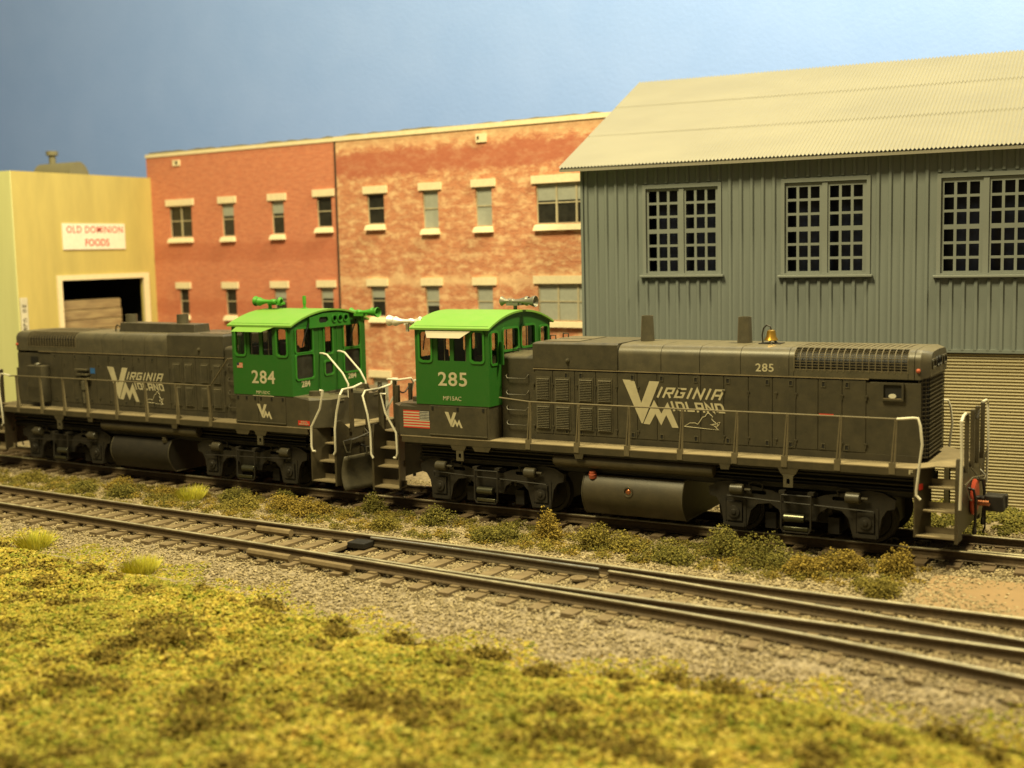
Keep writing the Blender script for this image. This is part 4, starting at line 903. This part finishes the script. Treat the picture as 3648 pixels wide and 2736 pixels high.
    for xe in (fx1-.004, fx0+.004): MB().tube([(xe, a, b) for a, b in pr+[pr[0]]], .016, 6).build('tank_rim', 'grey_light', ft)
    if v['ring']:
        MB().lathe((-.06, -1.40, .76), (0, -1, 0), [(0, .115), (.035, .115), (.035, .09), (.01, .088)], 20).build('gauge_rim', 'grey_light', ft)
        MB().lathe((-.06, -1.40, .76), (0, -1, 0), [(0, .085), (.02, .05), (.025, .045), (.03, .0)], 14).build('gauge_plug', 'copper', ft)
    MB().lathe((fx0+.22, -1.28, 1.00), (0, -.25, 1), [(0, .09), (.09, .09), (.095, .075), (.15, .07), (.16, 0)], 14).build('filler_cap', 'orange' if v['ring'] else 'sill', ft)
    m = MB(); m.lathe((-1.93, -1.30, 1.36), (1, 0, 0), [(0, .05), (.02, .13), (.06, .15), (3.78, .15), (3.82, .13), (3.84, .05)], 18); m.build('air_tank', 'sill', root)
    m = MB(); m.lathe((-1.93, 1.30, 1.36), (1, 0, 0), [(0, .05), (.02, .13), (.06, .15), (3.78, .15), (3.82, .13), (3.84, .05)], 18); m.build('air_tank', 'sill', root)
    # ---- trucks
    for tc in (-3.683, 3.683):
        tk = MB().box(tc-1.75, tc+1.75, -.62, .62, .30, .95).box(tc-.78, tc-.55, -1.0, 1.0, .16, .5).box(tc+.55, tc+.78, -1.0, 1.0, .16, .5).box(tc-.35, tc+.35, -1.05, 1.05, .55, 1.0).build('truck', 'under', root)
        for ax in (-1.3715, 1.3715):
            w = MB()
            for s in (-1, 1): w.lathe((tc+ax, s*.69, .508), (0, s, 0), [(-.04, .54), (-.01, .52), (.09, .508), (.10, .43), (.06, .40), (.06, .18), (.12, .15), (.12, 0)], 28)
            w.cyl((tc+ax, -.7, .508), (tc+ax, .7, .508), .09, .09, 12); w.build('wheelset', 'stepmetal' if False else 'truck', tk)
        for s in (-1, 1):
            y = s*1.16
            out = [(-1.95, 1.0), (-1.72, 1.12), (-1.45, 1.16), (-.55, 1.0), (-.35, .92), (.35, .92), (.55, 1.0), (1.45, 1.16), (1.72, 1.12), (1.95, 1.0), (1.93, .82), (1.78, .78), (1.68, .62), (1.62, .26), (1.60, .18), (1.12, .16), (1.08, .30), (1.02, .55), (.88, .70), (.60, .74), (.42, .62), (.36, .45), (-.36, .45), (-.42, .62), (-.60, .74), (-.88, .70), (-1.02, .55), (-1.08, .30), (-1.12, .16), (-1.60, .18), (-1.62, .26), (-1.68, .62), (-1.78, .78), (-1.93, .82)]
            m = MB(); panel(m, [(tc+a, b) for a, b in out], [rrect(tc+c-.16, tc+c+.16, (.90), .985, .035) for c in (-.85, .85)], .12, lambda u, v_, w, y=y: (u, y+w, v_))
            for c in (-1.3715, 1.3715):
                m.box(tc+c-.17, tc+c+.17, *sorted((y, s*1.27)), .32, .72).lathe((tc+c, s*1.27, .508), (0, s, 0), [(0, .13), (.03, .125), (.035, .06), (.055, .05), (.06, 0)], 16)
                m.box(tc+c-.25, tc+c-.19, *sorted((y, s*1.24)), .2, .8).box(tc+c+.19, tc+c+.25, *sorted((y, s*1.24)), .2, .8).box(tc+c-.22, tc+c+.22, *sorted((y, s*1.25)), .19, .27)
            for c in (-.62, -.48, .48, .62): m.lathe((tc+c, s*1.1, .62), (0, 0, 1), [(0, .05), (.05, .055), (.1, .05), (.15, .055), (.2, .05), (.25, .055)], 8)
            m.tube([(tc-1.5, s*1.34, .86), (tc-.5, s*1.36, .82), (tc+.5, s*1.36, .80), (tc+1.55, s*1.34, .76)], .014, 5)
            for c in (-.9, .95): m.tube([(tc+c-.13, s*1.23, 1.0), (tc+c-.15, s*1.25, 1.12), (tc+c-.08, s*1.25, 1.17), (tc+c+.08, s*1.25, 1.17), (tc+c+.15, s*1.25, 1.12), (tc+c+.13, s*1.23, 1.0)], .02, 6)
            m.build('side_frame', 'truck', tk)
            for c in (-1.30, 1.12): 
                q = MB(); q.lathe((tc+c-.14, s*1.30, 1.0), (1, 0, 0), [(0, .10), (.02, .115), (.28, .115), (.30, .09)], 14); q.cyl((tc+c+.14, s*1.30, 1.0), (tc+c+.3, s*1.30, 1.0), .03, .03, 8); q.build('brake_cylinder', 'grey', tk)
            q = MB(); q.tube([(tc-.31, s*1.40, 1.05), (tc-.31, s*1.43, .30), (tc-.26, s*1.43, .22), (tc+.26, s*1.43, .22), (tc+.31, s*1.43, .30), (tc+.31, s*1.40, 1.05)], .022, 6); q.tube([(tc-.31, s*1.41, .98), (tc+.31, s*1.41, .98)], .016, 5); q.box(tc-.36, tc-.24, *sorted((s*1.2, s*1.42)), 1.0, 1.06).box(tc+.24, tc+.36, *sorted((s*1.2, s*1.42)), 1.0, 1.06)
            hg = q.build('step_hanger', 'truck', tk)
            q = MB(); q.lathe((tc-.27, s*1.36, .50), (1, 0, 0), [(0, .02), (.01, .085), (.43, .085), (.44, .02)], 12); q.prism([(s*1.30, .26), (s*1.46, .26), (s*1.47, .33), (s*1.44, .34), (s*1.42, .29), (s*1.30, .29)], 'x', tc-.24, tc+.26)
            q.build('truck_step', 'stepmetal', tk, .006)
    # ---- decals
    logo(hood, *v['logo'], -.9545); state_outline(hood, *v['state'], -.956)
    logo(box, *v['vm'], -1.5165, True)
    no = v['no']; textdecal(cab, no, *v['cabno'], NS, off=.014, spacing=1.08); textdecal(cab, v['model'], *v['modelpos'], NS, off=.0)
    return root, cab, hood, box
def usflag(parent, x0, x1, z0, z1, y, right=True, dots=True):
    h = (z1-z0)/13; m = MB(); w = MB(); cw = (x1-x0)*.38; cx0, cx1 = (x1-cw, x1) if right else (x0, x0+cw)
    for i in range(13):
        a, b = x0, x1
        if i >= 6:
            if right: b = cx0
            else: a = cx1
        (m if i % 2 == 0 else w).box(a, b, y-.004, y, z0+i*h, z0+(i+1)*h)
    r = m.build('flag_stripes', 'red_decal', parent, sx=1); w.build('flag_stripes', 'decal', parent, sx=1)
    c = MB().box(cx0, cx1, y-.0045, y, z0+6*h, z1).build('flag_canton', 'navy', parent, sx=1)
    if dots:
        d = MB()
        for i in range(8):
            for j in range(6):
                px = cx0+cw*(i+.6)/8.2; pz = z0+6*h+(z1-z0-6*h)*(j+.6)/6.2; d.box(px-.010, px+.010, y-.0075, y-.0045, pz-.010, pz+.010)
        d.build('flag_stars', 'white_decal', parent, sx=1)
doors0 = [-2.58, -2.12, -1.56, -1.03, -.5, -.02, .45, .96, 1.46, 1.98, 2.52, 3.04, 3.54, 4.0, 4.49, 4.97]
V285 = dict(steps=True, plow=False, boxdoors=[(-5.14, -3.56)], visor=(-5.2, -3.82, -5.04, -4.13, 4.09, .17, 'visor'), antenna=False,
    horns=[((-3.72, .1, 4.86), (1, 0, 0), 'hornmetal'), ((-5.95, -1.02, 4.44), (-1, 0, 0), 'chrome')],
    seams=[-.47, .55, 1.44, 2.35, 3.39], grille=(3.50, 5.78), doors=doors0, hinges=[-2.62, -2.12, -1.5, -1.03, -.52, 0, .97, 1.98, 2.52, 3.12, 3.54, 4.49, 4.97], latches=[-1.77, -1.40, -.13, .56, 1.35, 2.07, 2.93, 3.43, 4.11, 4.59],
    louvers=[(-2.52, -2.21), (-2.03, -1.70), (-1.43, -1.12), (-.96, -.65)], lightbox=True, stacks=[(-.17, 4.55, .16, .13), (2.12, 4.54, .165, .14)], topbox=None, bell=True, rail_start=-3.25,
    posts=[-2.42, -1.19, .03, 1.26, 2.47, 3.53, 4.61, 5.68], bend=False, fuel=(-1.19, 1.2), tankmat='sill', ring=True,
    logo=(-.37, .95, 2.17, 3.19), state=(1.08, 1.87, 2.17, 2.53), vm=(-4.71, -4.22, 1.97, 2.34), no='285', model='MP15AC', cabno=(-4.87, -4.07, 2.95, 3.28), modelpos=(-4.74, -4.24, 2.61, 2.71))
root5, cab5, hood5, box5 = build_loco('locomotive', 'grey locomotive with green cab numbered 285 and brass bell, nearer one before the grey shed', (0, 0, 0), 0, 1, V285)
textdecal(hood5, '285', 2.68, 3.07, 3.455, 3.625, -.9585, off=.014, spacing=1.08)
usflag(box5, -5.90, -5.15, 1.91, 2.33, -1.502)
textdecal(root5, 'F', 5.94, 6.02, 1.60, 1.69, -1.532, off=.04)
MB().hexa([(6.115, -1.43, 1.28), (6.165, -1.30, 1.28), (6.160, -1.30, 1.28), (6.110, -1.43, 1.28)], [(6.115, -1.43, 1.40), (6.165, -1.30, 1.40), (6.160, -1.30, 1.40), (6.110, -1.43, 1.40)]).build('warning_sticker', 'red_decal', root5, sx=1)
MB().box(4.02, 4.32, -.957, -.953, 2.60, 2.63).build('warning_sticker', 'red_decal', hood5, sx=1)
V284 = dict(steps=True, plow=True, boxdoors=[(-4.30, -3.12-.40), (-5.24, -4.32)], visor=(-5.11, -3.74, -4.72, -3.68, 4.15, .22, 'roofgreen'), antenna=True,
    horns=[((3.72, -.15, 4.86), (-1, 0, 0), 'greenlt'), ((5.78, .95, 4.52), (1, 0, 0), 'greenlt')],
    seams=[-.52, .43, 1.31, 2.19, 3.25], grille=(3.34, 5.50), doors=[-2.58, -2.07, -1.52, -1.05, -.5, -.02, .45, .96, 1.46, 1.98, 2.52, 2.84, 3.5, 4.0, 4.49], hinges=[-2.62, -2.12, -.52, .96, 2.4, 3.9], latches=[.15, .7, 1.3, 1.95, 2.75, 3.4, 4.3],
    louvers=[(-2.46, -2.21), (-2.0, -1.75), (-1.40, -1.14), (-.94, -.68)], lightbox=False, stacks=[(1.97, 4.46, .17, .17), (-.13, 4.47, .17, .17)], topbox=(-.94, 2.12), bell=False, rail_start=-3.25,
    posts=[-2.53, -1.31, -.10, 1.11, 2.31, 3.33, 4.33, 5.42], bend=True, fuel=(-.80, 1.52), tankmat='truck', ring=False,
    logo=(-2.03, -.75, 2.02, 3.0), state=(-.49, .2, 1.99, 2.35), vm=(4.26, 4.77, 1.89, 2.27), no='284', model='MP15DC', cabno=(4.12, 4.92, 2.80, 3.14), modelpos=(4.26, 4.73, 2.53, 2.61))
root4, cab4, hood4, box4 = build_loco('locomotive', 'grey locomotive with green cab numbered 284 and snow plow, before the brick building', (-14.786, .256, 0), -.0319, -1, V284)
usflag(cab4, 3.62, 3.82, 3.19, 3.32, -1.514, False, False)
MB().box(2.56, 2.76, -.957, -.953, 2.77, 2.93).build('blue_sticker', 'blue_decal', hood4, sx=1).location = (-5.32, 0, 0)
MB().box(4.14, 4.86, -1.517, -1.513, 2.475, 2.49).build('underline_stripe', 'decal', cab4, sx=1)
for y0, y1, z0, z1 in ((-1.17, -.83, 2.70, 2.87), (.72, 1.07, 2.74, 2.89)):
    m = MB(); text_on(m, '284', y0, y1, z0, z1, lambda u, v, w: (5.503+w, u, v), .022, .95); m.build('lettering', 'decal', cab4, sx=1)
st = MB().box(6.03-.40, 6.03-.02, -1.506, -1.500, 1.78, 1.90).build('warning_sticker', 'red_decal', box4, sx=1)
textdecal(box4, 'WATCH', 5.72, 5.93, 1.85, 1.885, -1.506, off=.03); textdecal(box4, 'YOUR STEP', 5.66, 5.98, 1.795, 1.83, -1.506, off=.03)
for y0, pz in ((-.42, 3.52), (.30, 3.52)):
    MB().tube([(5.52, y0, pz), (5.62, y0, pz), (5.75, y0, pz-.03), (6.25, y0, 3.02), (6.42, y0, 2.75), (6.42, y0, 2.40)], .024, 8).build('grab_iron', 'white', cab4, sx=1)
SX = 1

# ------------------------------------------------------------------ weed clumps and grass tufts
def clump(x, y, r, h, mat, label, seed, grp='weed clumps between the two tracks'):
    rg = np.random.default_rng(seed); z = float(height(np.array([x]), np.array([y]))[0])
    r *= 1.15; h *= 1.75; P = clump_pts(0, 0, r, h, int(3600*r+300), -.02, rg); V, F = bits(P, rg.uniform(.022, .055, len(P)), .9, .55, rg)
    o = np_mesh('weed_clump', V, F, mat); o.location = (x, y, z); tag(o, label, 'weed clump', grp)
CL = [(-18.9, -1.95, .42, .22, 'weed_olive', 'olive weed clump at the far left, beyond the front track'),
 (-16.1, -2.4, .34, .24, 'weed_green', 'dark green weed clump below the left locomotive fuel tank end, near the front track'),
 (-15.3, -1.85, .40, .26, 'weed_brown', 'ochre weed clump beside the back rail in front of the left fuel tank'),
 (-14.4, -2.45, .34, .26, 'weed_green', 'green weed clump just left of the yellow grass tuft'),
 (-13.3, -2.15, .36, .22, 'weed_brown', 'ochre weed clump touching the left side of the yellow grass tuft'),
 (-11.1, -1.75, .40, .26, 'weed_green', 'green weed clump just right of the yellow grass tuft'),
 (-10.4, -2.2, .42, .27, 'weed_olive', 'olive weed clump below the right truck of locomotive 284'),
 (-9.0, -2.15, .42, .28, 'weed_brown', 'brown bushy weed clump below the left locomotive steps, left of its twin'),
 (-8.15, -2.25, .46, .30, 'weed_brown', 'brown bushy weed clump below the snow plow, right of its twin'),
 (-9.9, -1.35, .28, .24, 'weed_green', 'tall green weed clump against the rail under the snow plow'),
 (-6.9, -1.45, .28, .34, 'weed_green', 'small green weed clump at the rail between the two locomotives'),
 (-5.5, -2.8, .34, .22, 'weed_olive', 'low olive weed clump in the gravel left of the switch point'),
 (-4.7, -2.0, .36, .30, 'weed_green', 'green weed clump below the left truck step of locomotive 285'),
 (-2.6, -2.75, .48, .24, 'weed_green', 'wide green weed clump left of the tall ochre bush'),
 (-1.75, -2.05, .34, .46, 'weed_brown', 'tall ochre bush in front of the left end of the near fuel tank'),
 (-.35, -2.45, .34, .38, 'weed_olive', 'olive weed clump with a raised tip in front of the near fuel tank'),
 (.35, -2.5, .40, .25, 'weed_olive', 'low olive weed clump in front of the middle of the near fuel tank'),
 (1.55, -2.7, .48, .25, 'weed_green', 'low green weed clump in front of the right end of the near fuel tank'),
 (2.3, -2.0, .46, .42, 'weed_green', 'large green weed clump left of the near front truck'),
 (3.35, -2.35, .50, .40, 'weed_green', 'large dark green weed clump in front of the near front truck step'),
 (4.2, -2.6, .42, .28, 'weed_brown', 'low ochre weed clump right of the large dark green one'),
 (4.85, -2.15, .34, .34, 'weed_brown', 'ochre weed clump close to the rail under the front truck'),
 (5.75, -1.95, .34, .42, 'weed_brown', 'tall brown weed clump at the rail before the front steps of locomotive 285'),
 (5.75, -3.45, .36, .24, 'weed_olive', 'low olive weed clump at the right, nearest the front track')]
for i, c in enumerate(CL): clump(*c, 100+i)
def tuft(x, y, r, h, n, label, seed):
    n = int(n*.55); r *= .82; h *= .86
    rg = np.random.default_rng(seed); z = float(height(np.array([x]), np.array([y]))[0])-.02; V = []; F = []
    for i in range(n):
        a = rg.uniform(0, 2*math.pi); b = r*.55*math.sqrt(rg.random()); p = np.array([b*math.cos(a), b*math.sin(a), 0]); lean = rg.uniform(.05, .75)*(b/(r*.55)+.25); L = h*rg.uniform(.6, 1.1); aa = a+rg.uniform(-.5, .5)
        d = np.array([math.cos(aa)*lean, math.sin(aa)*lean, 1.]); d /= np.linalg.norm(d); s = np.array([-math.sin(aa+.8), math.cos(aa+.8), 0])*rg.uniform(.006, .010)
        m1 = p+d*L*.55; t = p+d*L+np.array([math.cos(aa), math.sin(aa), -.3])*L*.12*lean; k = len(V)
        V += [p-s, p+s, m1+s*.8, m1-s*.8, t+s*.15, t-s*.15]; F += [(k, k+1, k+2, k+3), (k+3, k+2, k+4, k+5)]
    o = np_mesh('grass_tuft', V, F, 'blade'); o.location = (x, y, z); tag(o, label, 'grass tuft', 'yellow static grass tufts')
tuft(-12.35, -2.15, .66, .50, 1000, 'bright yellow grass tuft between the tracks below the left locomotive', 1)
tuft(-12.2, -7.25, .70, .48, 1300, 'yellow grass tuft at the left edge on the near side of the front track', 2)
tuft(-8.35, -7.75, .66, .44, 1300, 'yellow grass tuft at the grass edge left of a brown scrub clump', 3)
